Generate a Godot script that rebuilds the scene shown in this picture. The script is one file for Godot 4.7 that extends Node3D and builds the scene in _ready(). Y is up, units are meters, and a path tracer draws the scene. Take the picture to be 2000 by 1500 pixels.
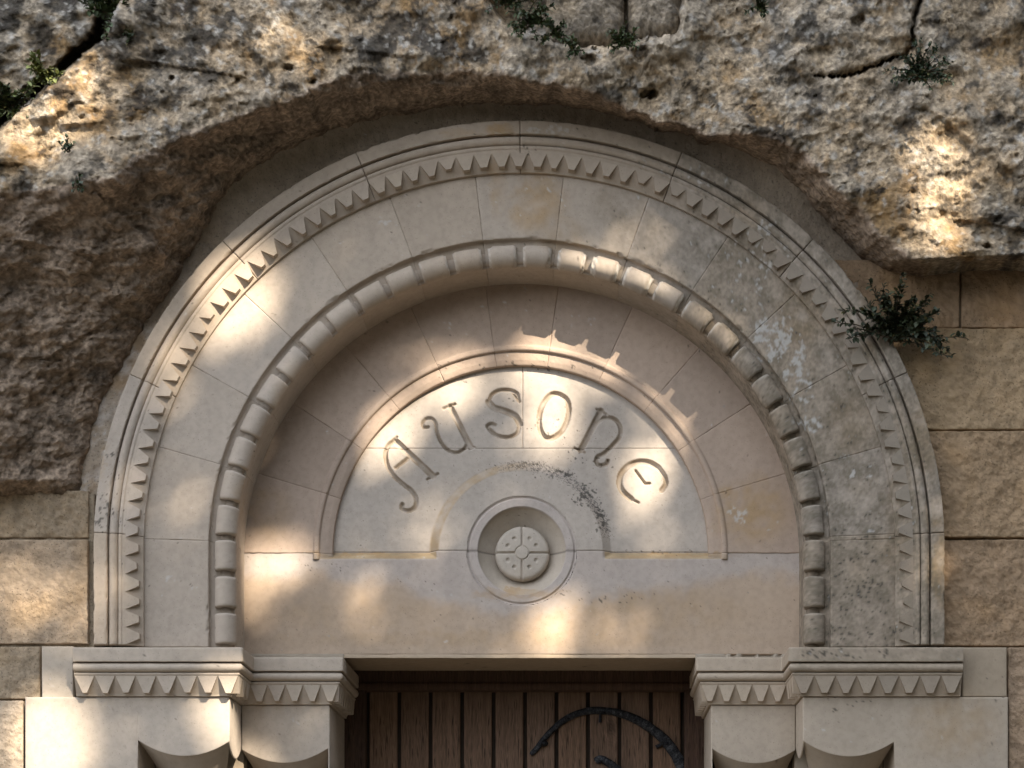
extends Node3D
# A carved round-arched doorway set into a limestone cliff, in the dappled shade of a tree.
# z = 0 is the face of the arch ring, +z towards the viewer, metres.

const CY := 2.71                      # height of the centre of the arch
const EYE := Vector3(0.193, 1.6, 5.0)
const SUN := Vector3(0.443, 0.597, 0.668)   # towards the sun

var used := {}
var n_broad := FastNoiseLite.new()
var n_mid := FastNoiseLite.new()
var n_fine := FastNoiseLite.new()
var n_cell := FastNoiseLite.new()
var n_streak := FastNoiseLite.new()
var rng := RandomNumberGenerator.new()
var M := {}
var stain := {}
const SW := 340
const SH := 260


func _ready() -> void:
	rng.seed = 11
	make_camera()
	make_light()
	make_noise()
	make_stains()
	make_materials()
	make_ground()
	make_core()
	make_rock()
	make_walls()
	make_arch()
	make_tympanum()
	make_impost(true)
	make_impost(false)
	make_piers()
	make_door()
	make_plants()
	make_tree()
	make_leaf_screen()


func make_camera() -> void:
	var cam := Camera3D.new()
	cam.name = "camera"
	cam.position = EYE
	cam.set_frustum(0.0428571, Vector2(-0.0042857, 0.0314286), 0.1, 400.0)
	add_child(cam)
	cam.current = true


func make_light() -> void:
	var e := Environment.new()
	var sky := Sky.new()
	var m := ProceduralSkyMaterial.new()
	m.sky_top_color = Color(0.72, 0.75, 0.80)
	m.sky_horizon_color = Color(0.83, 0.85, 0.87)
	m.sky_curve = 0.2
	m.sky_energy_multiplier = 1.0
	m.ground_bottom_color = Color(0.45, 0.40, 0.34)
	m.ground_horizon_color = Color(0.62, 0.58, 0.52)
	m.sun_angle_max = 20.0
	sky.sky_material = m
	e.background_mode = Environment.BG_SKY
	e.sky = sky
	e.tonemap_mode = Environment.TONE_MAPPER_LINEAR
	e.tonemap_exposure = 4.35
	e.sdfgi_enabled = true
	e.ssao_enabled = true
	e.ssil_enabled = true
	var we := WorldEnvironment.new()
	we.name = "environment"
	we.environment = e
	add_child(we)
	var sun := DirectionalLight3D.new()
	sun.name = "sun"
	sun.light_color = Color(1.0, 0.945, 0.86)
	sun.light_energy = 1.0
	sun.light_angular_distance = 0.5
	sun.shadow_enabled = true
	add_child(sun)
	sun.look_at_from_position(SUN * 20.0, Vector3.ZERO, Vector3.UP)


# ---------------------------------------------------------------- helpers

func at(x: float, y: float, z: float) -> Vector3:   # a point measured on the photograph, at the depth z
	var k := (EYE.z - z) / 5.0 / 700.0
	return Vector3(EYE.x + (x - 1150.0) * k, EYE.y + (1850.0 - y) * k, z)


func numbered(called: String) -> String:
	used[called] = used.get(called, -1) + 1
	return called if used[called] == 0 else "%s_%03d" % [called, used[called]]


func thing(called: String, label: String, category: String, pos := Vector3.ZERO, group := "") -> Node3D:
	var o := Node3D.new()
	o.name = numbered(called)
	o.position = pos
	add_child(o)
	tag(o, label, category, group)
	return o


func tag(o: Node, label: String, category: String, group := "", kind := "") -> void:
	if label: o.set_meta("label", label)
	if category: o.set_meta("category", category)
	if group: o.set_meta("group", group)
	if kind: o.set_meta("kind", kind)


func part(called: String, mesh: Mesh, mat: Material, parent: Node, label := "") -> MeshInstance3D:
	var o := MeshInstance3D.new()
	o.name = called
	o.mesh = mesh
	o.material_override = mat
	if label: o.set_meta("label", label)
	parent.add_child(o, true)
	return o


func grid(nu: int, nv: int, pos: PackedVector3Array, col: PackedColorArray) -> ArrayMesh:   # nu columns to the right, nv rows downwards
	var idx := PackedInt32Array()
	idx.resize((nu - 1) * (nv - 1) * 6)
	var k := 0
	for v in nv - 1:
		for u in nu - 1:
			var a := v * nu + u
			idx[k] = a; idx[k + 1] = a + 1; idx[k + 2] = a + nu + 1
			idx[k + 3] = a; idx[k + 4] = a + nu + 1; idx[k + 5] = a + nu
			k += 6
	return indexed(pos, col, idx)


func indexed(pos: PackedVector3Array, col: PackedColorArray, idx: PackedInt32Array) -> ArrayMesh:
	var arr := []
	arr.resize(Mesh.ARRAY_MAX)
	arr[Mesh.ARRAY_VERTEX] = pos
	if col.size(): arr[Mesh.ARRAY_COLOR] = col
	arr[Mesh.ARRAY_INDEX] = idx
	var am := ArrayMesh.new()
	am.add_surface_from_arrays(Mesh.PRIMITIVE_TRIANGLES, arr)
	var st := SurfaceTool.new()
	st.create_from(am, 0)
	st.generate_normals()
	return st.commit()


func steps(a: float, b: float, step: float, skirt: bool) -> PackedFloat32Array:   # stations from a to b, close together at both arrises; the first and last are doubled for a skirt
	var out := PackedFloat32Array()
	var n := maxi(1, int(ceil(absf(b - a) / step)))
	var e := signf(b - a) * minf(0.0022, absf(b - a) * 0.2)
	if skirt: out.append(a)
	out.append(a)
	out.append(a + e)
	for i in range(1, n):
		out.append(lerpf(a, b, float(i) / n))
	out.append(b - e)
	out.append(b)
	if skirt: out.append(b)
	return out


# a worked block: a face of x0..x1 by y0..y1 with relief h(x, y), eased arrises and sides that run back by «deep»
func slab(x0: float, x1: float, y0: float, y1: float, step: float, h: Callable, tone: Callable, deep := 0.03, xf := Transform3D(), low = null, left = null, right = null) -> ArrayMesh:
	var us := steps(0.0, 1.0, step / (x1 - x0), true)
	var vs := steps(0.0, 1.0, step / (y1 - y0), true)
	var eu := 0.0022 / (x1 - x0)
	us[2] = eu; us[us.size() - 3] = 1.0 - eu
	var ev := 0.0022 / (y1 - y0)
	vs[2] = ev; vs[vs.size() - 3] = 1.0 - ev
	var nu := us.size()
	var nv := vs.size()
	var pos := PackedVector3Array()
	var col := PackedColorArray()
	pos.resize(nu * nv); col.resize(nu * nv)
	var has_low := low != null
	var has_l := left != null
	var has_r := right != null
	var k := 0
	for j in nv:
		for i in nu:
			var x := lerpf(x0, x1, us[i])
			var bottom: float = low.call(x) if has_low else y0
			var y := lerpf(y1, bottom, vs[j])
			if has_l or has_r:
				var xl: float = left.call(y) if has_l else x0
				var xr: float = right.call(y) if has_r else x1
				x = lerpf(xl, xr, us[i])
			var z: float = h.call(x, y)
			if i == 0 or j == 0 or i == nu - 1 or j == nv - 1: z -= deep
			elif i == 1 or j == 1 or i == nu - 2 or j == nv - 2: z -= 0.0014
			var p := xf * Vector3(x, y, z)
			pos[k] = p
			col[k] = tone.call(p)
			k += 1
	return grid(nu, nv, pos, col)


func outline(corners: Array, step: float) -> PackedVector2Array:   # a moulding's section: corners eased by 0.8 mm, runs cut into steps
	var out := PackedVector2Array()
	for i in corners.size() - 1:
		var a: Vector2 = corners[i]
		var b: Vector2 = corners[i + 1]
		var l := a.distance_to(b)
		var e := minf(0.0008, l * 0.3)
		if i == 0: out.append(a)
		else: out.append(a.lerp(b, e / l))
		var n := maxi(1, int(ceil(l / step)))
		for k in range(1, n):
			out.append(a.lerp(b, float(k) / n))
		out.append(b if i == corners.size() - 2 else a.lerp(b, 1.0 - e / l))
	return out


func arc(s: float, r: float, z: float, rref: float) -> Vector3:   # along the arch: degrees from the crown, straight down past the springing
	var a := absf(s)
	if a <= 90.0:
		var t := deg_to_rad(s)
		return Vector3(sin(t) * r, CY + cos(t) * r, z)
	return Vector3(signf(s) * r, CY - deg_to_rad(a - 90.0) * rref, z)


func sweep(s0: float, s1: float, rref: float, sec: PackedVector2Array, tone: Callable, step: float, rough := 0.0008, cy := CY, cx := 0.0) -> ArrayMesh:
	var k := rad_to_deg(1.0 / rref)
	var g := 0.00022 * k
	var ss := steps((s0 + g) / k, (s1 - g) / k, step, true)
	var nu := ss.size()
	var nv := sec.size()
	var pos := PackedVector3Array()
	var col := PackedColorArray()
	pos.resize(nu * nv); col.resize(nu * nv)
	var c := 0
	for j in nv:
		for i in nu:
			var p := arc(ss[i] * k, sec[j].x, sec[j].y, rref)
			p.y += cy - CY
			p.x += cx
			p.z += rough * (n_mid.get_noise_3dv(p) + 0.6 * n_fine.get_noise_3dv(p))
			if sec[j].y > -0.02 and (absf(sec[j].x - 0.870) < 0.0035 or absf(sec[j].x - 1.141) < 0.0015 or sec[j].x > 1.1755):     # small chips along the arrises
				p.z -= maxf(0.0, n_mid.get_noise_3dv(p * 1.2 + Vector3(3, 8, 2)) - 0.16) * 0.022
			if i == 0 or i == nu - 1: p.z -= 0.03
			elif i == 1 or i == nu - 2: p.z -= 0.0004 + maxf(0.0, n_mid.get_noise_3dv(p * 1.7)) * 0.004
			pos[c] = p
			col[c] = tone.call(p)
			c += 1
	return grid(nu, nv, pos, col)


func solid(st: SurfaceTool, a: Array, b: Array, c: Color) -> void:   # a prism between two quads that face the same way (each clockwise from outside the first)
	for f in [[a[0], a[1], a[2], a[3]], [b[3], b[2], b[1], b[0]], [a[1], a[0], b[0], b[1]], [a[2], a[1], b[1], b[2]], [a[3], a[2], b[2], b[3]], [a[0], a[3], b[3], b[0]]]:
		for k in [0, 1, 2, 0, 2, 3]:
			st.set_color(c)
			st.add_vertex(f[k])


func flat_tool() -> SurfaceTool:
	var st := SurfaceTool.new()
	st.begin(Mesh.PRIMITIVE_TRIANGLES)
	st.set_smooth_group(-1)
	return st


func done(st: SurfaceTool) -> ArrayMesh:
	st.generate_normals()
	return st.commit()


func tube(pts: PackedVector3Array, radii: PackedFloat32Array, sides: int, col: Color) -> ArrayMesh:
	var pos := PackedVector3Array()
	var cols := PackedColorArray()
	var idx := PackedInt32Array()
	tube_into(pos, cols, idx, pts, radii, sides, col)
	return indexed(pos, cols, idx)


func tube_into(pos: PackedVector3Array, cols: PackedColorArray, idx: PackedInt32Array, pts: PackedVector3Array, radii: PackedFloat32Array, sides: int, col: Color) -> void:
	var first := pos.size()
	var side := Vector3.RIGHT
	for i in pts.size():
		var d := (pts[mini(i + 1, pts.size() - 1)] - pts[maxi(i - 1, 0)]).normalized()
		side = (side - d * side.dot(d))
		if side.length() < 0.05: side = d.cross(Vector3(0.3, 0.5, 0.8))
		side = side.normalized()
		var up := d.cross(side)
		for k in sides:
			var a := TAU * k / sides
			pos.append(pts[i] + (side * cos(a) + up * sin(a)) * radii[i])
			cols.append(col)
	for i in pts.size() - 1:
		for k in sides:
			var a := first + i * sides + k
			var b := first + i * sides + (k + 1) % sides
			idx.append_array(PackedInt32Array([a, b, b + sides, a, b + sides, a + sides]))
	for end in [0, pts.size() - 1]:
		for k in range(1, sides - 1):
			var a: int = first + end * sides
			idx.append_array(PackedInt32Array([a, a + k, a + k + 1] if end else [a, a + k + 1, a + k]))


# ---------------------------------------------------------------- noise, stains, materials

func make_noise() -> void:
	for n in [[n_broad, 3.0, 3, 1], [n_mid, 16.0, 4, 2], [n_fine, 75.0, 2, 3], [n_streak, 1.0, 3, 5]]:
		n[0].noise_type = FastNoiseLite.TYPE_SIMPLEX_SMOOTH
		n[0].frequency = n[1]
		n[0].fractal_octaves = n[2]
		n[0].seed = n[3]
	n_cell.noise_type = FastNoiseLite.TYPE_CELLULAR
	n_cell.cellular_return_type = FastNoiseLite.RETURN_DISTANCE
	n_cell.frequency = 26.0
	n_cell.fractal_type = FastNoiseLite.FRACTAL_NONE
	n_cell.seed = 4


# where the photograph shows marks of its own on the stone: black mould specks, white crust, ochre stain (place on the photo, depth, size, strength)
func make_stains() -> void:
	for kind in ["black", "white", "ochre"]:
		var f := PackedFloat32Array()
		f.resize(SW * SH)
		stain[kind] = f
	var w := -0.165
	for s in [
		["black", 1010, 908, w, 90, 12, 0.5], ["black", 1090, 925, w, 50, 18, 0.7], ["black", 1140, 965, w, 35, 30, 0.75], ["black", 1172, 1010, w, 20, 40, 0.75], ["black", 1130, 890, w, 60, 16, 0.35],
		["black", 1180, 905, w, 30, 18, 0.45], ["black", 1165, 845, w, 40, 40, 0.2], ["black", 1050, 830, w, 14, 50, 0.3], ["black", 1090, 850, w, 40, 14, 0.3], ["black", 1000, 775, w, 30, 14, 0.3],
		["black", 860, 740, w, 120, 12, 0.15], ["black", 1020, 716, w, 240, 6, 0.4], ["black", 640, 1110, w, 70, 14, 0.25], ["black", 1300, 1080, w, 130, 6, 0.35], ["black", 1110, 1160, w, 60, 8, 0.3],
		["black", 1230, 1175, w, 110, 12, 0.3], ["black", 880, 1140, w, 80, 12, 0.2],
		["white", 1150, 632, w, 22, 12, 0.7], ["white", 1118, 640, w, 9, 9, 0.6], ["white", 992, 602, w, 8, 8, 0.6], ["white", 880, 640, w, 8, 8, 0.65], ["white", 1066, 560, w, 8, 8, 0.5], ["white", 1105, 590, w, 9, 8, 0.5], ["white", 1196, 596, w, 10, 9, 0.5], ["white", 1036, 610, w, 7, 7, 0.5], ["white", 1060, 590, w, 160, 50, 0.12], ["white", 870, 640, w, 12, 10, 0.3], ["white", 868, 1158, w, 16, 14, 0.7], ["white", 1440, 1000, w, 30, 36, 0.75],
		["white", 1500, 1028, w, 46, 16, 0.5], ["white", 960, 1085, w, 260, 16, 0.12],
		["ochre", 1470, 1000, w, 80, 70, 0.8], ["ochre", 1010, 1160, w, 110, 14, 0.6], ["ochre", 730, 1084, w, 120, 6, 0.9], ["ochre", 1310, 1085, w, 120, 6, 0.9], 
		["ochre", 700, 1200, w, 180, 40, 0.25], ["ochre", 1250, 1200, w, 260, 50, 0.3], ["ochre", 530, 1010, w, 50, 60, 0.35], ["ochre", 1010, 1250, w, 500, 20, 0.3],
		["white", 1025, 395, 0.0, 26, 34, 0.6], ["white", 1090, 440, 0.0, 18, 50, 0.55], ["white", 1110, 380, 0.0, 60, 30, 0.35], ["white", 760, 435, 0.0, 30, 16, 0.45],
		["ochre", 1050, 400, 0.0, 60, 60, 0.7], ["ochre", 1100, 460, 0.0, 50, 40, 0.4], ["ochre", 970, 355, 0.0, 14, 70, 0.4],
		["white", 1470, 560, 0.0, 50, 60, 0.4], ["white", 1515, 660, 0.0, 50, 60, 0.75], ["white", 1560, 720, 0.0, 30, 70, 0.7], ["white", 1590, 810, 0.0, 26, 60, 0.5], ["white", 1650, 860, 0.0, 50, 60, 0.2],
		["white", 1690, 960, 0.0, 26, 60, 0.4], ["white", 1480, 620, 0.0, 40, 30, 0.3], ["ochre", 1560, 620, 0.0, 50, 60, 0.5], ["ochre", 1660, 830, 0.0, 40, 60, 0.4], ["ochre", 1760, 1000, 0.0, 40, 120, 0.35],
		["white", 1080, 258, 0.04, 50, 16, 0.75], ["white", 985, 262, 0.04, 22, 14, 0.45], ["white", 1110, 285, 0.04, 50, 10, 0.5], ["white", 1290, 350, 0.04, 160, 40, 0.25], ["white", 1500, 480, 0.04, 60, 80, 0.3],
		["ochre", 975, 255, 0.04, 30, 14, 0.8], ["ochre", 900, 262, 0.04, 40, 10, 0.4], ["ochre", 1810, 850, 0.04, 30, 120, 0.5], ["ochre", 1835, 1100, 0.04, 16, 90, 0.9], ["ochre", 1700, 620, 0.04, 30, 100, 0.4],
		["black", 1040, 310, 0.03, 30, 30, 0.25], ["black", 215, 1000, 0.04, 40, 50, 0.5], ["black", 230, 900, 0.04, 16, 60, 0.35], ["black", 1700, 1240, 0.0, 120, 20, 0.3], ["black", 1680, 1120, 0.0, 60, 120, 0.25],
		["black", 1650, 1280, 0.05, 120, 12, 0.4], ["black", 1640, 1380, 0.012, 60, 20, 0.25], ["white", 1620, 1400, 0.012, 14, 60, 0.35], ["white", 1700, 1400, 0.012, 30, 50, 0.2], ["ochre", 1870, 1420, 0.012, 90, 70, 0.4],
		["white", 340, 1150, 0.0, 30, 40, 0.3], ["white", 300, 1230, 0.0, 40, 14, 0.4], ["white", 200, 790, 0.03, 30, 160, 0.3], ["ochre", 200, 900, 0.03, 16, 40, 0.4],
	]:
		var c := at(s[1], s[2], s[3])
		var f: PackedFloat32Array = stain[s[0]]
		var rx: float = s[4] / 700.0 * 1.3
		var ry: float = s[5] / 700.0 * 1.3
		for j in range(int((c.y - ry - 2.0) * 100.0) - 1, int((c.y + ry - 2.0) * 100.0) + 2):
			for i in range(int((c.x - rx + 1.7) * 100.0) - 1, int((c.x + rx + 1.7) * 100.0) + 2):
				if i < 0 or j < 0 or i >= SW or j >= SH: continue
				var d := Vector2((i / 100.0 - 1.7 - c.x) / rx, (j / 100.0 + 2.0 - c.y) / ry).length()
				f[j * SW + i] = maxf(f[j * SW + i], s[6] * smoothstep(1.0, 0.35, d))
		stain[s[0]] = f


func mark(kind: String, p: Vector3, wob: float) -> float:
	var i := clampi(int((p.x + wob + 1.7) * 100.0 + 0.5), 0, SW - 1)
	var j := clampi(int((p.y - wob * 0.7 - 2.0) * 100.0 + 0.5), 0, SH - 1)
	return stain[kind][j * SW + i]


func worn(p: Vector3, tint: Color, dirt: float) -> Color:   # colour of the smooth carved limestone
	var b := n_broad.get_noise_3dv(p)
	var m := n_mid.get_noise_3dv(p)
	var f := n_fine.get_noise_3dv(p)
	var s := n_streak.get_noise_3d(p.x * 14.0, p.y * 2.2, p.z * 14.0)
	var c := tint * (1.0 + 0.09 * b + 0.05 * m + 0.05 * s + 0.04 * f)
	var wob := 0.03 * m
	var o := mark("ochre", p, wob)
	c = c.lerp(Color(0.40, 0.27, 0.145), clampf(o * (0.75 + m) + 0.22 * smoothstep(0.15, 0.6, b) * dirt, 0.0, 0.8))
	if dirt > 0.0:
		c = c.lerp(Color(0.125, 0.105, 0.075), clampf(dirt * (0.58 + 0.5 * m + 0.35 * f), 0.0, 0.8))
	var k := mark("black", p, wob) + dirt * 0.16
	c = c.lerp(Color(0.05, 0.046, 0.04), 0.75 * smoothstep(0.74 - k * 0.95, 0.90 - k * 0.95, f + 0.35 * m))
	var wt := mark("white", p, wob) + dirt * 0.1
	c = c.lerp(Color(0.56, 0.535, 0.50), 0.65 * smoothstep(0.58 - wt * 0.8, 0.86 - wt * 0.8, m * 0.65 + f * 0.3 + n_fine.get_noise_3dv(p * 0.6 + Vector3(7, 3, 1)) * 0.5))
	c.a = 1.0
	return c


func rough_block(p: Vector3, tint: Color) -> Color:   # colour of the rough-dressed wall blocks
	var b := n_broad.get_noise_3dv(p + Vector3(3, 1, 0))
	var m := n_mid.get_noise_3dv(p)
	var f := n_fine.get_noise_3dv(p)
	var c := tint * (1.0 + 0.14 * b + 0.10 * m + 0.20 * f)
	c = c.lerp(tint * 0.5, clampf(0.8 * (b + 0.5 * m) - 0.1, 0.0, 0.7))
	c = c.lerp(Color(tint.r * 1.25, tint.g * 1.12, tint.b * 0.9), clampf(n_broad.get_noise_3dv(p * 1.6 + Vector3(9, 9, 2)) * 0.9 - 0.05, 0.0, 0.5))
	c.a = 1.0
	return c


func picture(side: int, freq: float, oct: int, sd: int, kind := FastNoiseLite.TYPE_SIMPLEX_SMOOTH) -> Image:
	var n := FastNoiseLite.new()
	n.noise_type = kind
	n.frequency = freq
	n.fractal_octaves = oct
	n.seed = sd
	return n.get_seamless_image(side, side, false, false, 0.15)


func grain(side: int, a: Image, b: Image, low: float, high: float, speck: float, speck_to: float) -> Image:   # a grey picture: a's mottle from low to high, with dark specks where b is low
	var da := a.get_data()
	var db := b.get_data()
	var out := PackedByteArray()
	out.resize(side * side)
	for i in side * side:
		var v := lerpf(low, high, da[i] / 255.0)
		var k := db[i] / 255.0
		if k < speck: v = lerpf(v, speck_to, minf(1.0, (speck - k) * 9.0))
		out[i] = int(clampf(v, 0.0, 1.0) * 255.0)
	return Image.create_from_data(side, side, false, Image.FORMAT_L8, out)


func rocky(side: int, a: Image, b: Image, d: Image) -> Image:   # crisp mottling with dark pits and pale flecks
	var da := a.get_data()
	var db := b.get_data()
	var dd := d.get_data()
	var out := PackedByteArray()
	out.resize(side * side)
	for i in side * side:
		var v := 0.38 + 0.36 * (da[i] / 255.0) + 0.52 * (db[i] / 255.0)
		var k := dd[i] / 255.0
		if k < 0.34: v *= lerpf(1.0, 0.85, minf(1.0, (0.34 - k) * 10.0))
		elif k > 0.66: v *= lerpf(1.0, 1.05, minf(1.0, (k - 0.66) * 9.0))
		out[i] = int(clampf(v, 0.0, 1.0) * 255.0)
	return Image.create_from_data(side, side, false, Image.FORMAT_L8, out)


func bumps(a: Image, strength: float) -> ImageTexture:
	var im: Image = a.duplicate()
	im.convert(Image.FORMAT_RGBA8)
	im.bump_map_to_normal_map(strength)
	return ImageTexture.create_from_image(im)


func stone_material(called: String, im: Image, nm: ImageTexture, scale: float, depth: float) -> StandardMaterial3D:
	var m := StandardMaterial3D.new()
	m.resource_name = called
	m.vertex_color_use_as_albedo = true
	m.roughness = 0.92
	m.metallic_specular = 0.3
	im.convert(Image.FORMAT_RGB8)
	m.albedo_texture = ImageTexture.create_from_image(im)
	m.normal_enabled = true
	m.normal_texture = nm
	m.normal_scale = depth
	m.uv1_triplanar = true
	m.uv1_world_triplanar = true
	m.uv1_scale = Vector3.ONE * scale
	return m


func make_materials() -> void:
	var a := picture(1024, 0.02, 5, 21)
	var b := picture(1024, 0.09, 3, 22)
	var c := picture(1024, 0.045, 5, 23)
	var wide := picture(1024, 0.018, 6, 25)
	var pits := picture(1024, 0.06, 4, 24)
	M.smooth = stone_material("smooth limestone", grain(1024, a, b, 0.94, 1.04, 0.20, 0.75), bumps(grain(1024, c, b, 0.4, 0.6, 0.22, 0.3), 2.0), 1.7, 0.35)
	M.rough = stone_material("rough dressed limestone", grain(1024, wide, b, 0.82, 1.12, 0.26, 0.6), bumps(c, 5.0), 1.3, 0.8)
	M.rock = stone_material("weathered rock", rocky(1024, wide, c, pits), bumps(rocky(1024, c, c, pits), 9.0), 1.25, 1.0)
	var w1 := picture(1024, 0.03, 5, 31)
	var w2 := picture(1024, 0.012, 4, 32)
	M.wood = stone_material("oak boards", grain(1024, w1, w2, 0.72, 1.12, 0.30, 0.6), bumps(w1, 3.0), 1.0, 0.5)
	M.wood.uv1_scale = Vector3(9.0, 0.6, 9.0)
	M.wood.roughness = 0.7
	M.iron = stone_material("black iron", grain(1024, c, b, 0.4, 1.3, 0.3, 0.2), bumps(c, 4.0), 3.0, 0.6)
	M.iron.roughness = 0.5
	M.iron.metallic = 0.35
	M.leaf = StandardMaterial3D.new()
	M.leaf.resource_name = "leaves"
	M.leaf.vertex_color_use_as_albedo = true
	M.leaf.roughness = 0.6
	M.leaf.cull_mode = BaseMaterial3D.CULL_DISABLED
	M.leaf.backlight_enabled = true
	M.leaf.backlight = Color(0.16, 0.2, 0.06)
	M.stem = StandardMaterial3D.new()
	M.stem.resource_name = "stems"
	M.stem.vertex_color_use_as_albedo = true
	M.stem.roughness = 0.85
	M.bark = stone_material("bark", grain(1024, c, pits, 0.4, 1.2, 0.36, 0.3), bumps(c, 8.0), 1.2, 1.0)
	M.dirt = stone_material("gravel", grain(1024, c, b, 0.6, 1.2, 0.36, 0.5), bumps(c, 6.0), 0.8, 1.0)


# ---------------------------------------------------------------- setting

func make_ground() -> void:
	var pos := PackedVector3Array()
	var col := PackedColorArray()
	for z in [-200.0, -10.0, -0.3, 4.0, 10.0, 60.0, 300.0]:
		for x in [-300.0, -30.0, -6.0, 0.0, 6.0, 30.0, 300.0]:
			pos.append(Vector3(x, 0.0, z))
			col.append(Color(0.135, 0.118, 0.096))
	var o := part("ground", grid(7, 7, pos, col), M.dirt, self)
	tag(o, "pale gravel ground in front of the doorway", "ground", "", "structure")


func box_into(st: SurfaceTool, lo: Vector3, hi: Vector3, c: Color) -> void:
	solid(st, [Vector3(lo.x, hi.y, hi.z), hi, Vector3(hi.x, lo.y, hi.z), Vector3(lo.x, lo.y, hi.z)], [Vector3(lo.x, hi.y, lo.z), Vector3(hi.x, hi.y, lo.z), Vector3(hi.x, lo.y, lo.z), lo], c)


func make_core() -> void:
	var st := flat_tool()
	var c := Color(0.16, 0.13, 0.1)
	box_into(st, Vector3(-4.0, -0.2, -1.6), Vector3(-0.575, 5.6, -0.26), c)
	box_into(st, Vector3(0.57, -0.2, -1.6), Vector3(4.0, 5.6, -0.26), c)
	box_into(st, Vector3(-0.575, 2.475, -1.6), Vector3(0.57, 5.6, -0.26), c)
	var o := part("rubble_core", done(st), M.rough, self)
	tag(o, "rubble masonry inside the wall behind the carved stones", "wall", "", "structure")


func pick(table: Array, x: float) -> float:   # straight lines between [x, value] pairs
	if x <= table[0][0]: return table[0][1]
	for i in range(1, table.size()):
		if x <= table[i][0]:
			return lerpf(table[i - 1][1], table[i][1], (x - table[i - 1][0]) / (table[i][0] - table[i - 1][0]))
	return table[-1][1]


func near_line(q: Vector2, line: Array) -> float:
	var best := 1e9
	for i in line.size() - 1:
		var c := Geometry2D.get_closest_point_to_segment(q, line[i], line[i + 1])
		best = minf(best, q.distance_squared_to(c))
	return sqrt(best)


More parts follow.
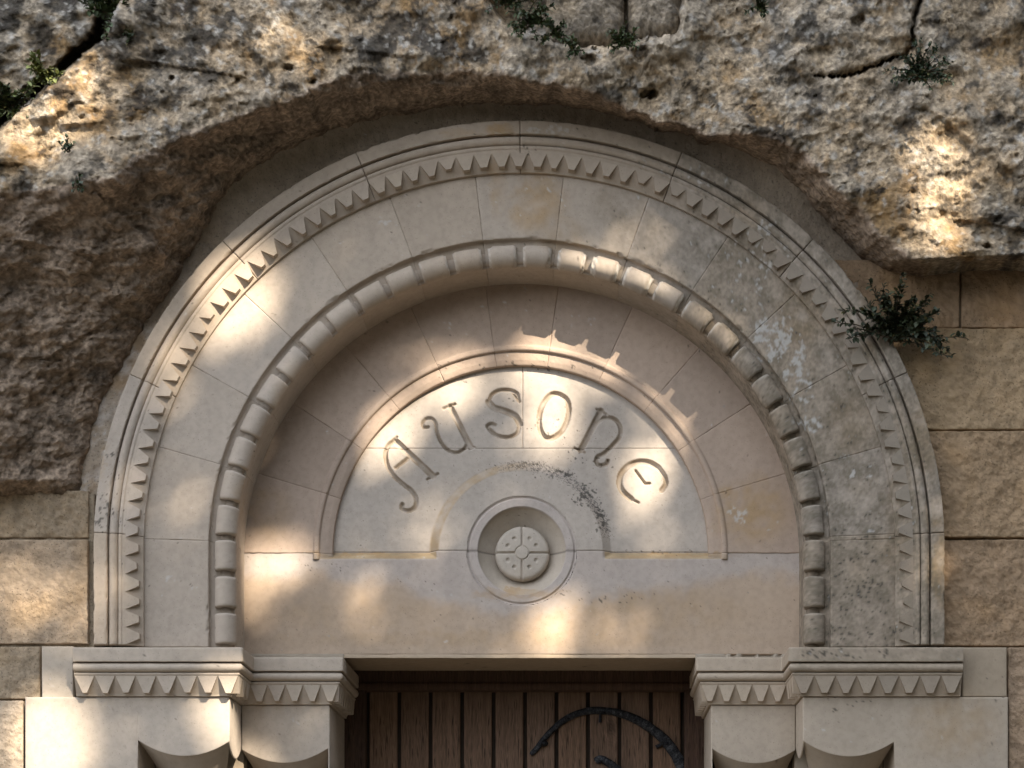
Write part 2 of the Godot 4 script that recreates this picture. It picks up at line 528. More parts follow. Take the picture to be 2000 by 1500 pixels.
func make_rock() -> void:
	var foot := [[-86, 858], [-80, 860], [-71, 862], [-64, 850], [-54, 846], [-46, 858], [-42, 868], [-39, 884], [-34, 888], [-26, 880], [-21, 873], [-14, 865], [0, 860], [9, 864], [19, 862], [26, 882], [31, 885], [37, 881], [43, 876], [49, 880], [54, 890], [60, 930], [70, 960]]
	var lip := [[-86, 1330], [-64, 1340], [-59, 1290], [-55.6, 1227], [-52.4, 1150], [-47.4, 1068], [-43.6, 1062], [-38.4, 1034], [-33.5, 1010], [-26.6, 981], [-20.8, 980], [-18.7, 975], [-7, 933], [0, 916], [4.8, 914], [10.7, 897], [14.8, 889], [19, 880], [24.9, 893], [29.7, 933], [31.7, 946], [36.5, 952], [41.2, 939], [45.2, 937], [47.5, 935], [52, 945], [60, 1000], [70, 1060]]
	var out := [[-86, 0.20], [-70, 0.28], [-55, 0.33], [-45, 0.32], [-34, 0.28], [-20, 0.22], [0, 0.20], [12, 0.185], [22, 0.165], [32, 0.17], [45, 0.165], [56, 0.16], [70, 0.16]]
	var crack1 := [Vector2(-60, 290), Vector2(0, 232), Vector2(60, 180), Vector2(110, 140), Vector2(150, 105), Vector2(190, 72), Vector2(205, 30), Vector2(235, -60)]
	var crack2 := [Vector2(1815, -60), Vector2(1800, 0), Vector2(1785, 38), Vector2(1781, 60), Vector2(1788, 88), Vector2(1768, 106), Vector2(1735, 118), Vector2(1700, 132), Vector2(1665, 146), Vector2(1635, 150), Vector2(1590, 148)]
	var ledge := [Vector2(930, -80), Vector2(945, 0), Vector2(965, 45), Vector2(1000, 68), Vector2(1060, 84), Vector2(1110, 98), Vector2(1180, 104), Vector2(1250, 88), Vector2(1330, 72), Vector2(1338, 20), Vector2(1345, -80)]
	var ledge_poly := PackedVector2Array(ledge)
	var flakes := [[Vector2(1812, 212), Vector2(1850, 255), Vector2(1882, 296), Vector2(1925, 328), Vector2(1988, 345)], [Vector2(1400, 300), Vector2(1470, 285), Vector2(1560, 335), Vector2(1640, 345)], [Vector2(270, 118), Vector2(330, 140), Vector2(400, 128), Vector2(470, 150)], [Vector2(1890, 430), Vector2(1940, 455), Vector2(2010, 450)], [Vector2(640, 92), Vector2(700, 118), Vector2(790, 110)], [Vector2(40, 470), Vector2(110, 520), Vector2(210, 505)], [Vector2(90, 700), Vector2(160, 660), Vector2(240, 610)]]
	var pits := [[563, 131, 8], [462, 155, 7], [338, 154, 5], [1250, 106, 17], [1262, 185, 10], [1275, 186, 8], [1470, 208, 8], [1930, 480, 7], [1150, 120, 14], [1675, 40, 12], [610, 160, 7]]
	var nu := 760
	var nv := 190
	var pos := PackedVector3Array()
	var col := PackedColorArray()
	pos.resize(nu * nv); col.resize(nu * nv)
	var k := 0
	for j in nv:
		var rt := 1.0 - float(j) / (nv - 1)          # rows run from the far edge down to the arch
		for i in nu:
			var u := float(i) / (nu - 1)
			# the first guess of the radius gives the end angles there
			var reach := 860.0 + rt * rt * 260.0 + rt * 660.0
			var th0 := -rad_to_deg(atan2(sqrt(maxf(1.0, reach * reach - 105.0 * 105.0)), 105.0))
			var th1 := rad_to_deg(atan2(sqrt(maxf(1.0, reach * reach - 530.0 * 530.0)), 530.0))
			var th := lerpf(th0, th1, u)
			var wav := n_broad.get_noise_2d(th * 0.035, 3.0) * 9.0 + n_mid.get_noise_2d(th * 0.03, 8.0) * 7.0
			var rf := pick(foot, th) + n_mid.get_noise_2d(th * 0.02, 1.0) * 7.0
			var rl := maxf(rf + 8.0, pick(lip, th) + wav)
			var r := lerpf(rf, 1780.0, (reach - 860.0) / 920.0)
			var zl := pick(out, th)
			var z := 0.0
			var front := 0.0
			if r < rl:
				var t := (r - rf) / (rl - rf)
				z = lerpf(-0.05, zl, pow(t, 0.72 if th > -50.0 else 0.6))
			else:
				front = smoothstep(0.0, 11.0, r - rl)
				z = zl - (r - rl) / 700.0 * 0.16 + 0.012 * smoothstep(0.0, 40.0, r - rl)
			var q := Vector2(1013.0 + sin(deg_to_rad(th)) * r, 1073.0 - cos(deg_to_rad(th)) * r)
			var flat := Vector3(q.x / 700.0, -q.y / 700.0, z)
			var b := n_broad.get_noise_3dv(flat * 0.7)
			var b2 := n_broad.get_noise_3dv(flat * 2.1 + Vector3(5, 5, 5))
			var m := n_mid.get_noise_3dv(flat * 0.8)
			var f := n_fine.get_noise_3dv(flat * 0.55)
			var f2 := n_fine.get_noise_3dv(flat * 1.3)
			var cell := n_cell.get_noise_3dv(flat + Vector3(m, f, b) * 0.02)   # -1 at the seeds
			var ease := smoothstep(0.0, 60.0, r - rf)
			var ridge := 1.0 - absf(n_broad.get_noise_3dv(Vector3(flat.x * 1.1 + flat.y * 0.7, flat.y * 2.6 - flat.x * 0.5, 2.0))) * 3.0
			z += ease * (0.06 * b + 0.030 * b2 + 0.009 * maxf(0.0, ridge)) + (0.3 + 0.7 * ease) * (0.0045 * m + 0.0045 * f + 0.002 * f2)
			z -= 0.010 * smoothstep(-0.62, -0.95, cell) * (0.4 + 0.6 * front) * smoothstep(-0.1, 0.3, b2 + m)
			# the lowest edge rounds under to the wall
			var to_low := minf(u * (th1 - th0), 400.0) * r * 0.01745
			var to_right := (1.0 - u) * (th1 - th0) * r * 0.01745
			z = lerpf(-0.04, z, sqrt(clampf((to_low + 2.0) / 34.0, 0.0, 1.0)))
			z = lerpf(-0.04, z, sqrt(clampf((to_right + 2.0) / 26.0, 0.0, 1.0)))
			var crack := 0.0
			if q.x < 300.0 and q.y < 320.0:
				var d := near_line(q + Vector2(m, f) * 9.0, crack1)
				var upper := q.y < pick([[-60, 290], [0, 232], [60, 180], [110, 140], [150, 105], [190, 72], [235, -60], [236, -900]], q.x)
				crack = smoothstep(15.0, 4.0, d)
				z -= 0.16 * crack
				if upper: z -= 0.05 * smoothstep(0.0, 14.0, d)
				else: z += 0.03 * smoothstep(10.0, 22.0, d) * smoothstep(120.0, 30.0, d)
			elif q.x > 1560.0 and q.x < 1860.0 and q.y < 220.0:
				var d := near_line(q + Vector2(m, f) * 7.0, crack2)
				crack = smoothstep(5.5 if q.y < 100.0 else 3.2, 1.0, d) * (0.55 + 0.45 * smoothstep(-0.2, 0.3, m + b2))
				z -= 0.07 * crack
				if q.y < pick([[1590, 148], [1700, 132], [1768, 106], [1800, 40]], q.x): z += 0.012 * smoothstep(2.0, 12.0, d)
			elif q.x > 880.0 and q.x < 1400.0 and q.y < 150.0:
				var d := near_line(q + Vector2(m, f) * 8.0, ledge)
				if Geometry2D.is_point_in_polygon(q, ledge_poly): z -= 0.16 * smoothstep(0.0, 26.0, d)
				else: z += 0.02 * smoothstep(60.0, 8.0, d)
			for fl in flakes:
				if absf(q.x - fl[1].x) < 150.0 and absf(q.y - fl[1].y) < 90.0:
					var d := near_line(q + Vector2(m, f) * 14.0, fl)
					if d < 60.0:
						var c2: Vector2 = fl[0].lerp(fl[-1], clampf((q.x - fl[0].x) / (fl[-1].x - fl[0].x), 0.0, 1.0))
						var above := q.y < c2.y
						z += (0.014 * smoothstep(60.0, 6.0, d) if above else -0.008 * smoothstep(26.0, 4.0, d)) * (0.5 + 0.8 * absf(b2))
			for h in pits:
				var dd := absf(q.x - h[0]) + absf(q.y - h[1])
				if dd < 40.0:
					z -= 0.03 * smoothstep(h[2], h[2] * 0.45, Vector2((q.x - h[0]) * 0.75, q.y - h[1]).length() + 7.0 * m + 4.0 * f)
			var p := at(q.x + 2.5 * f, q.y + 2.5 * n_fine.get_noise_3dv(flat * 0.55 + Vector3(4, 4, 4)), z)
			if j == 0 or i == 0 or i == nu - 1 or j == nv - 1: p.z = -0.28
			pos[k] = p
			# colours: bare tan stone under the lip; grey weathered face with black, white and orange lichen above it
			var bare := Color(0.44, 0.33, 0.24) * (1.0 + 0.40 * m + 0.5 * f + 0.3 * f2 + 0.2 * b)
			var grey := Color(0.53, 0.405, 0.27).lerp(Color(0.48, 0.395, 0.295), smoothstep(-0.3, 0.4, b2)) * (1.0 + 0.40 * m + 0.55 * f + 0.3 * f2)
			var g1 := n_mid.get_noise_3dv(flat * 0.42 + Vector3(2, 7, 1))
			var g2 := n_mid.get_noise_3dv(flat * 0.5 + Vector3(8, 1, 6))
			var g3 := n_broad.get_noise_3dv(flat * 0.8 + Vector3(1, 9, 4))
			grey = grey.lerp(Color(0.36, 0.205, 0.07), clampf(1.7 * (g1 + 0.5 * g3 + 0.3 * f - 0.16), 0.0, 0.7))
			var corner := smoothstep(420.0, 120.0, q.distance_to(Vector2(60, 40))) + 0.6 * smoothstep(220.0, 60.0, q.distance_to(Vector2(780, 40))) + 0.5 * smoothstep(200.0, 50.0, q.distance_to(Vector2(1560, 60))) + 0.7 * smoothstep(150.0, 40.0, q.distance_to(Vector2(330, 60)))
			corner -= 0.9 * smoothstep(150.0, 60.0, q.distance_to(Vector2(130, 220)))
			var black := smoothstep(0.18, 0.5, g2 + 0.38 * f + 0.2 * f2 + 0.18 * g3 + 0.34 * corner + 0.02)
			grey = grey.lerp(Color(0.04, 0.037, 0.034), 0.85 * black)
			grey = grey.lerp(Color(0.60, 0.55, 0.48), 0.7 * smoothstep(0.26, 0.55, n_fine.get_noise_3dv(flat * 0.4 + Vector3(6, 2, 2)) + 0.35 * n_mid.get_noise_3dv(flat * 0.3 + Vector3(1, 1, 8))))
			bare = bare.lerp(Color(0.05, 0.04, 0.032), clampf(1.5 * (g2 + 0.5 * f - 0.10), 0.0, 0.75))
			bare = bare.lerp(Color(0.50, 0.39, 0.29), clampf(1.4 * (f - 0.18), 0.0, 0.6))
			var c := bare.lerp(grey, front)
			if crack > 0.0: c = c.lerp(Color(0.09, 0.075, 0.05), crack * 0.8)
			c.a = 1.0
			col[k] = c
			k += 1
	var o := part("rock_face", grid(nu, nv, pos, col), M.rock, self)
	tag(o, "weathered limestone cliff with lichen overhanging the carved arch", "cliff", "", "structure")
	# the two rounded stones bedded in the hollow at the top
	for s in [[1065.0, 1219.0, -60.0, 84.0, 0.16], [1227.0, 1332.0, -60.0, 72.0, 0.15]]:
		var lo := at(s[0], s[3], s[4])
		var hi := at(s[1], s[2], s[4])
		var zz: float = s[4]
		var mid := (lo + hi) / 2.0
		var bulge := func(x: float, y: float) -> float:
			var e := Vector2((x - mid.x) / (hi.x - lo.x) * 2.0, (y - mid.y) / (hi.y - lo.y) * 2.0)
			var p := Vector3(x, y, zz)
			return zz - 0.05 * pow(absf(e.x), 5.0) - 0.06 * pow(absf(e.y), 5.0) + 0.016 * n_broad.get_noise_3dv(p * 1.5) + 0.012 * n_mid.get_noise_3dv(p) + 0.005 * n_fine.get_noise_3dv(p)
		var stone_tone := func(p: Vector3) -> Color:
			var c := rough_block(p, Color(0.40, 0.33, 0.25))
			return c.lerp(Color(0.08, 0.07, 0.06), 0.7 * smoothstep(0.2, 0.5, n_mid.get_noise_3dv(p * 0.9 + Vector3(2, 2, 2)) + 0.3 * n_fine.get_noise_3dv(p)))
		var curve := func(x: float) -> float:
			var e := (x - lo.x) / (hi.x - lo.x)
			return lo.y + 0.045 * pow(absf(e * 2.0 - 1.0), 3.0)
		part("bedded_stone", slab(lo.x, hi.x, lo.y, hi.y, 0.005, bulge, stone_tone, 0.16, Transform3D(), curve), M.rock, o)


func ashlar(lo: Vector3, hi: Vector3, z: float, tint: Color, rough: float, parent: Node, left = null, right = null) -> void:
	var sd := Vector3(rng.randf() * 9.0, rng.randf() * 9.0, 0.0)
	var h := func(x: float, y: float) -> float:
		var p := Vector3(x, y, 0.0)
		return z + rough * (0.9 * n_broad.get_noise_3dv(p * 1.6 + sd) + 0.9 * n_mid.get_noise_3dv(p + sd) + 0.35 * n_fine.get_noise_3dv(p * 0.6))
	part("stone_block", slab(lo.x + 0.002, hi.x - 0.002, lo.y + 0.002, hi.y - 0.002, 0.005, h, rough_block.bind(tint), 0.05, Transform3D(), null, left, right), M.rough, parent)


func make_walls() -> void:
	var w := thing("block_wall", "tan block wall left of the arch, under the rock overhang", "wall", Vector3.ZERO)
	for b in [[-420, 172, 955, 1050, 0], [-420, 172, 1052, 1258, 1], [-420, 78, 1261, 1366, 2], [-420, 46, 1367, 1760, 3]]:
		var lo := at(b[0], b[3], 0.0)
		var hi := at(b[1], b[2], 0.0)
		ashlar(lo, hi, [-0.008, -0.005, -0.005, 0.0][b[4]], [Color(0.34, 0.26, 0.175), Color(0.38, 0.29, 0.205), Color(0.34, 0.265, 0.185), Color(0.445, 0.355, 0.265)][b[4]], [0.012, 0.006, 0.007, 0.006][b[4]], w)
	part("mortar_bed", slab(at(-420, 0, 0).x, at(181, 0, 0).x, 1.3, at(0, 960, 0).y, 0.012, func(x, y): return -0.018 + 0.004 * n_mid.get_noise_2d(x, y), worn.bind(Color(0.30, 0.24, 0.17), 0.1), 0.05), M.rough, w)
	var w2 := thing("block_wall", "rough yellowish block wall right of the arch, below the bush", "wall", Vector3.ZERO)
	part("mortar_bed", slab(at(1690, 0, 0).x, at(2420, 0, 0).x, 1.3, at(0, 545, 0).y, 0.012, func(x, y): return -0.036 + 0.004 * n_mid.get_noise_2d(x, y), worn.bind(Color(0.30, 0.24, 0.17), 0.1), 0.05, Transform3D(), null, func(y): return sqrt(maxf(0.0, 1.15 * 1.15 - pow(maxf(0.0, y - CY), 2.0)))), M.rough, w2)
	var edge := func(y: float) -> float:
		return sqrt(maxf(0.0, 1.17 * 1.17 - pow(maxf(0.0, y - CY), 2.0)))
	for b in [[1700, 1878, 500, 636, 0, 1], [1880, 2420, 500, 636, 0, 0], [1700, 1918, 637, 837, 1, 1], [1700, 2420, 839, 1049, 2, 1], [1700, 2420, 1051, 1261, 3, 1], [1969, 2420, 1263, 1760, 4, 0]]:
		var lo := at(b[0], b[3], 0.0)
		var hi := at(b[1], b[2], 0.0)
		if b[4] == 1: hi.x = at(2420, 0, 0).x
		ashlar(lo, hi, [-0.02, -0.012, -0.008, -0.012, 0.0][b[4]], [Color(0.345, 0.235, 0.145), Color(0.38, 0.272, 0.165), Color(0.355, 0.247, 0.15), Color(0.335, 0.232, 0.145), Color(0.345, 0.247, 0.165)][b[4]], 0.008, w2, edge if b[5] == 1 else null)


# ---------------------------------------------------------------- arch

func stone_tint() -> Color:
	var c := Color(0.485, 0.415, 0.350).lerp(Color(0.47, 0.382, 0.298), rng.randf())
	return c * rng.randf_range(0.90, 1.05)


func band_tone(p: Vector3, tint: Color) -> Color:
	return worn(p, tint, smoothstep(-0.05, 0.65, p.x + 0.15 * n_broad.get_noise_3dv(p)))


func make_arch() -> void:
	var a := thing("stone_arch", "carved round stone arch with sawtooth hood and beaded inner roll", "arch")
	# hood: flat band, groove, roll, groove, fillet, chamfer that carries the teeth
	var sec := [Vector2(1.177, -0.08), Vector2(1.177, 0.043), Vector2(1.141, 0.043), Vector2(1.140, 0.022), Vector2(1.138, 0.022)]
	for i in 9:
		var t := PI * i / 8.0
		sec.append(Vector2(1.1245 + 0.013 * cos(t), 0.028 + 0.015 * sin(t)))
	sec.append_array([Vector2(1.111, 0.022), Vector2(1.1098, 0.038), Vector2(1.102, 0.038), Vector2(1.100, 0.0355), Vector2(1.091, 0.0350), Vector2(1.0505, 0.011), Vector2(1.0470, 0.010), Vector2(1.0470, -0.03)])
	var hood := outline(sec, 0.0045)
	var cuts := [-104.7, -88.2, -66.2, -44.2, -22.5, 0.15, 22.5, 43.8, 65.9, 88.2, 104.7]
	var pitch := 2.65
	for i in cuts.size() - 1:
		var tint := stone_tint()
		var tone := band_tone.bind(tint)
		var stone := part("hood_stone", sweep(cuts[i] + 0.035, cuts[i + 1] - 0.035, 1.064, hood, tone, 0.0045), M.smooth, a)
		for k in range(-39, 40):
			var s := pitch * (k + rng.randf_range(-0.035, 0.035))
			if s < cuts[i] or s >= cuts[i + 1] or absf(s) > 103.5: continue
			var hw := pitch * rng.randf_range(0.465, 0.495)
			var tip := pitch * rng.randf_range(0.12, 0.19)
			var rt := 1.0525 + (rng.randf() * 0.004 if rng.randf() < 0.82 else rng.randf_range(0.006, 0.014))
			var zt := 0.033 + rng.randf_range(-0.002, 0.002)
			var st := flat_tool()
			var q := arc(s, 1.08, 0.03, 1.064)
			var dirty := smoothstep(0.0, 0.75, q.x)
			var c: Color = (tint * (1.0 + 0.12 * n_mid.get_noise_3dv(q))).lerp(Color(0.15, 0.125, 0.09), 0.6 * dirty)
			var s0: float = maxf(s - hw, cuts[i] + 0.05) if k == 0 else s - hw
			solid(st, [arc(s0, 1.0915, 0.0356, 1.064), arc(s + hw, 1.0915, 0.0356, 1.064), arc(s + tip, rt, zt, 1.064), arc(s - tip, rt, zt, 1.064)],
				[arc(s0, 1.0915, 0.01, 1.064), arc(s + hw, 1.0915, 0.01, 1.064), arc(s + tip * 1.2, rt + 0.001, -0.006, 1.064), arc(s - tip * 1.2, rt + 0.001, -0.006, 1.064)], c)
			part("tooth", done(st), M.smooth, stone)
	# flat ring, its inner nook and the reveal
	var ring := outline([Vector2(1.06, -0.04), Vector2(1.06, 0.0), Vector2(0.870, 0.0), Vector2(0.868, -0.002), Vector2(0.8675, -0.014), Vector2(0.864, -0.019), Vector2(0.802, -0.030), Vector2(0.7995, -0.032), Vector2(0.7985, -0.19)], 0.0045)
	var joints := [-105.6, -88.4]
	for k in 13: joints.append(-80.88 + 13.48 * (k + 0.5))
	joints.append_array([88.4, 105.6])
	for i in joints.size() - 1:
		var tint := stone_tint()
		var stone := part("voussoir", sweep(joints[i], joints[i + 1], 1.0, ring, band_tone.bind(tint), 0.0045), M.smooth, a)
		reel(joints[i], joints[i + 1], tint, stone)
		var lo: float = joints[i]
		var hi: float = joints[i + 1]
		var half := 3.37
		for k in range(-17, 17):
			var s0 := 2.0 * half * (k - 0.5)
			# beads lie between gaps at whole multiples of the pitch
			s0 = 6.74 * k
			var mid := s0 + half
			if absf(mid) > 106.0: continue
			# leg stones are measured on another radius; a bead belongs to the stone its middle lies in
			var probe := mid if absf(mid) <= 90.0 else signf(mid) * (90.0 + (absf(mid) - 90.0) * 0.874)
			if probe < lo or probe >= hi: continue
			bead(s0 + 0.66, s0 + 6.74 - 0.66, tint, stone)
	# lime mortar and smoothed stone between the hood and the rock
	var mort_tone := func(p: Vector3) -> Color:
		var c := worn(p, Color(0.36, 0.29, 0.22), 0.25)
		var left := smoothstep(-0.75, -1.05, p.x)
		c = c.lerp(Color(0.30, 0.20, 0.11), 0.6 * left * smoothstep(0.0, 0.3, n_broad.get_noise_3dv(p * 1.5)))
		return c.lerp(Color(0.46, 0.41, 0.36), 0.8 * left * smoothstep(-0.25, 0.45, n_mid.get_noise_3dv(p * 0.6) + 0.25 * n_fine.get_noise_3dv(p)))
	var mpos := PackedVector3Array()
	var mcol := PackedColorArray()
	var mu := 540
	var mv := 26
	for j in mv:
		for i in mu:
			var th := lerpf(-82.5, 53.0, float(i) / (mu - 1))
			var full := smoothstep(-54.0, -40.0, th) * smoothstep(46.0, 34.0, th)    # packed fuller round the crown
			var v := 1.0 - float(j) / (mv - 1)
			var p := arc(th, 1.165 + v * lerpf(0.10, 0.115, full), 0.0, 1.2)
			p.z = lerpf(-0.022, 0.0, full) + v * v * lerpf(-0.02, 0.035, full) + 0.003 * n_mid.get_noise_3dv(p) + 0.004 * n_broad.get_noise_3dv(p) + 0.0015 * n_fine.get_noise_3dv(p)
			mpos.append(p)
			mcol.append(mort_tone.call(p))
	part("mortar_band", grid(mu, mv, mpos, mcol), M.rough, a, "mortar packed between the hood and the rock")


func reel(s0: float, s1: float, tint: Color, parent: Node) -> void:   # the thin roll that shows between the beads
	var sec := PackedVector2Array()
	for i in 9:
		var t := PI * i / 8.0
		sec.append(Vector2(0.824 + 0.018 * cos(t), -0.028 + 0.009 * sin(t)))
	part("reel", sweep(s0, s1, 1.0, sec, band_tone.bind(tint * 0.97), 0.012), M.smooth, parent)


func bead(s0: float, s1: float, tint: Color, parent: Node) -> void:
	var mid := (s0 + s1) / 2.0
	var chip := clampf(1.0 - absf(mid - 18.0) / 62.0, 0.22, 1.0)     # the beads of the crown and the right haunch have broken ends
	var nu := 22
	var nv := 15
	var pos := PackedVector3Array()
	var col := PackedColorArray()
	for j in nv:
		var t := PI * (-0.16 + 1.32 * j / (nv - 1))
		for i in nu:
			var u := clampf(float(i - 1) / (nu - 3), 0.0, 1.0)
			var e := minf(u, 1.0 - u)
			var rad := 0.0305
			var q := arc(lerpf(s0, s1, u), 0.824 + rad * cos(t), rad * sin(t), 0.874)
			var bite := 0.0
			if chip > 0.0 and e < 0.2:
				var lim := (0.03 + 0.16 * (0.5 + n_mid.get_noise_3d(q.x * 1.5 + 3.0, q.y * 1.5, 0.0))) * chip
				bite = smoothstep(lim + 0.03, lim - 0.03, e) * (0.35 + 0.65 * absf(n_fine.get_noise_3dv(q * 0.7)) * 2.0) * chip
			rad -= 0.011 * bite
			if i == 0 or i == nu - 1: rad = 0.012
			elif i == 1 or i == nu - 2: rad -= 0.0008
			var p := arc(lerpf(s0, s1, u), 0.824 + rad * cos(t), -0.021 + rad * sin(t), 0.874)
			p += Vector3(1, 1, 1) * 0.0006 * n_mid.get_noise_3dv(p) + Vector3(0.4, 0.4, 1.0) * 0.003 * bite * n_fine.get_noise_3dv(p)
			pos.append(p)
			var c := band_tone(p, tint)
			if bite > 0.1: c = c.lerp(Color(0.58, 0.54, 0.48) * (1.0 + 0.5 * n_fine.get_noise_3dv(p)), minf(0.8, bite))
			c.a = 1.0
			col.append(c)
	part("bead", grid(nu, nv, pos, col), M.smooth, parent)


# ---------------------------------------------------------------- tympanum

const TC := Vector2(-0.004, 2.737)    # centre of the carved lunette
const TZ := -0.16
const PZ := -0.184

func strokes() -> Array:   # the letters, as [half width in px of the photo, points...]
	return [
		[5.6, 350, 1090, 560, 1285], [2.4, 528, 1304, 588, 1272], [2.2, 318, 1098, 358, 1066], [4.0, 345, 1090, 312, 1112, 294, 1160, 306, 1230, 345, 1288, 400, 1336, 440, 1368, 466, 1415, 456, 1462, 418, 1480, 385, 1466, 388, 1444], [3.6, 352, 1240, 428, 1180],
		[3.2, 532, 1012, 508, 1012, 502, 988, 522, 966, 552, 964, 574, 990, 582, 1040, 602, 1092, 642, 1140, 690, 1154, 730, 1136, 752, 1106], [5.2, 655, 898, 768, 1122], [2.6, 618, 908, 682, 882], [2.2, 742, 1112, 792, 1124],
		[3.4, 1036, 862, 1030, 826, 990, 806, 930, 806, 886, 832, 870, 872], [5.6, 870, 872, 898, 902, 960, 922, 1018, 950, 1044, 996], [3.6, 1044, 996, 1030, 1044, 980, 1068, 920, 1060, 880, 1030, 864, 1006, 886, 994, 906, 1000], [3.0, 1008, 826, 1042, 868],
		[4.6, 1262, 828, 1222, 828, 1182, 868, 1156, 930, 1152, 1000, 1172, 1056, 1206, 1076, 1240, 1066], [4.6, 1240, 1066, 1278, 1034, 1306, 980, 1318, 912, 1304, 856, 1262, 828],
		[5.4, 1496, 922, 1384, 1140], [2.6, 1474, 912, 1528, 942], [2.4, 1348, 1128, 1404, 1152], [3.8, 1466, 992, 1506, 962, 1566, 964, 1602, 1006, 1602, 1062, 1562, 1114, 1512, 1160, 1480, 1176, 1470, 1204, 1490, 1226, 1524, 1220, 1536, 1200],
		[5.2, 1664, 1412, 1622, 1376, 1600, 1330, 1610, 1272, 1650, 1228, 1710, 1206, 1770, 1212, 1818, 1240], [4.6, 1818, 1240, 1852, 1288, 1858, 1330, 1834, 1366], [2.6, 1664, 1412, 1706, 1434], [2.8, 1690, 1256, 1742, 1328, 1768, 1326],
	]


func lunette_h(x: float, y: float) -> float:   # relief of the smooth field, without letters
	var d := Vector2(x - TC.x, y - TC.y)
	var r := d.length()
	var z := PZ
	z = maxf(z, lerpf(TZ, PZ, clampf((r - 0.2374) / 0.024, 0.0, 1.0)))        # raised half-round about the medallion
	z = maxf(z, lerpf(TZ, PZ, clampf((y - 2.719) / 0.019, 0.0, 1.0)))         # sloping sill
	var m := Vector2(x - 0.0, y - 2.742).length()
	if m < 0.1565: z -= 0.07
	var p := Vector3(x, y, 0.0)
	return z + 0.0009 * n_mid.get_noise_3dv(p) + 0.0012 * n_broad.get_noise_3dv(p)


func panel_tone(p: Vector3) -> Color:
	var d := Vector2(p.x - TC.x, p.y - TC.y)
	var r := d.length()
	var w := worn(p, Color(0.465, 0.403, 0.345), 0.0)
	var m := n_mid.get_noise_3dv(p)
	var f := n_fine.get_noise_3dv(p)
	# the raised half-round: ochre stone on its left flank, black mould on its crown and right flank
	if r > 0.225 and r < 0.29:
		var a := rad_to_deg(atan2(d.x, d.y))
		var flank := smoothstep(0.232, 0.238, r) * smoothstep(0.268, 0.260, r)
		w = w.lerp(Color(0.36, 0.265, 0.165), flank * clampf(0.75 + m, 0.2, 0.9) * smoothstep(20.0, -15.0, a))
		var mould := smoothstep(0.224, 0.246, r) * smoothstep(0.284, 0.262, r) * smoothstep(-30.0, -5.0, a) * smoothstep(92.0, 70.0, a)
		w = w.lerp(Color(0.06, 0.055, 0.05), 0.65 * smoothstep(0.70 - 0.62 * mould, 0.90 - 0.62 * mould, 0.85 * n_fine.get_noise_3dv(p * 2.8) + 0.2 * m + 0.1))
	w.a = 1.0
	return w


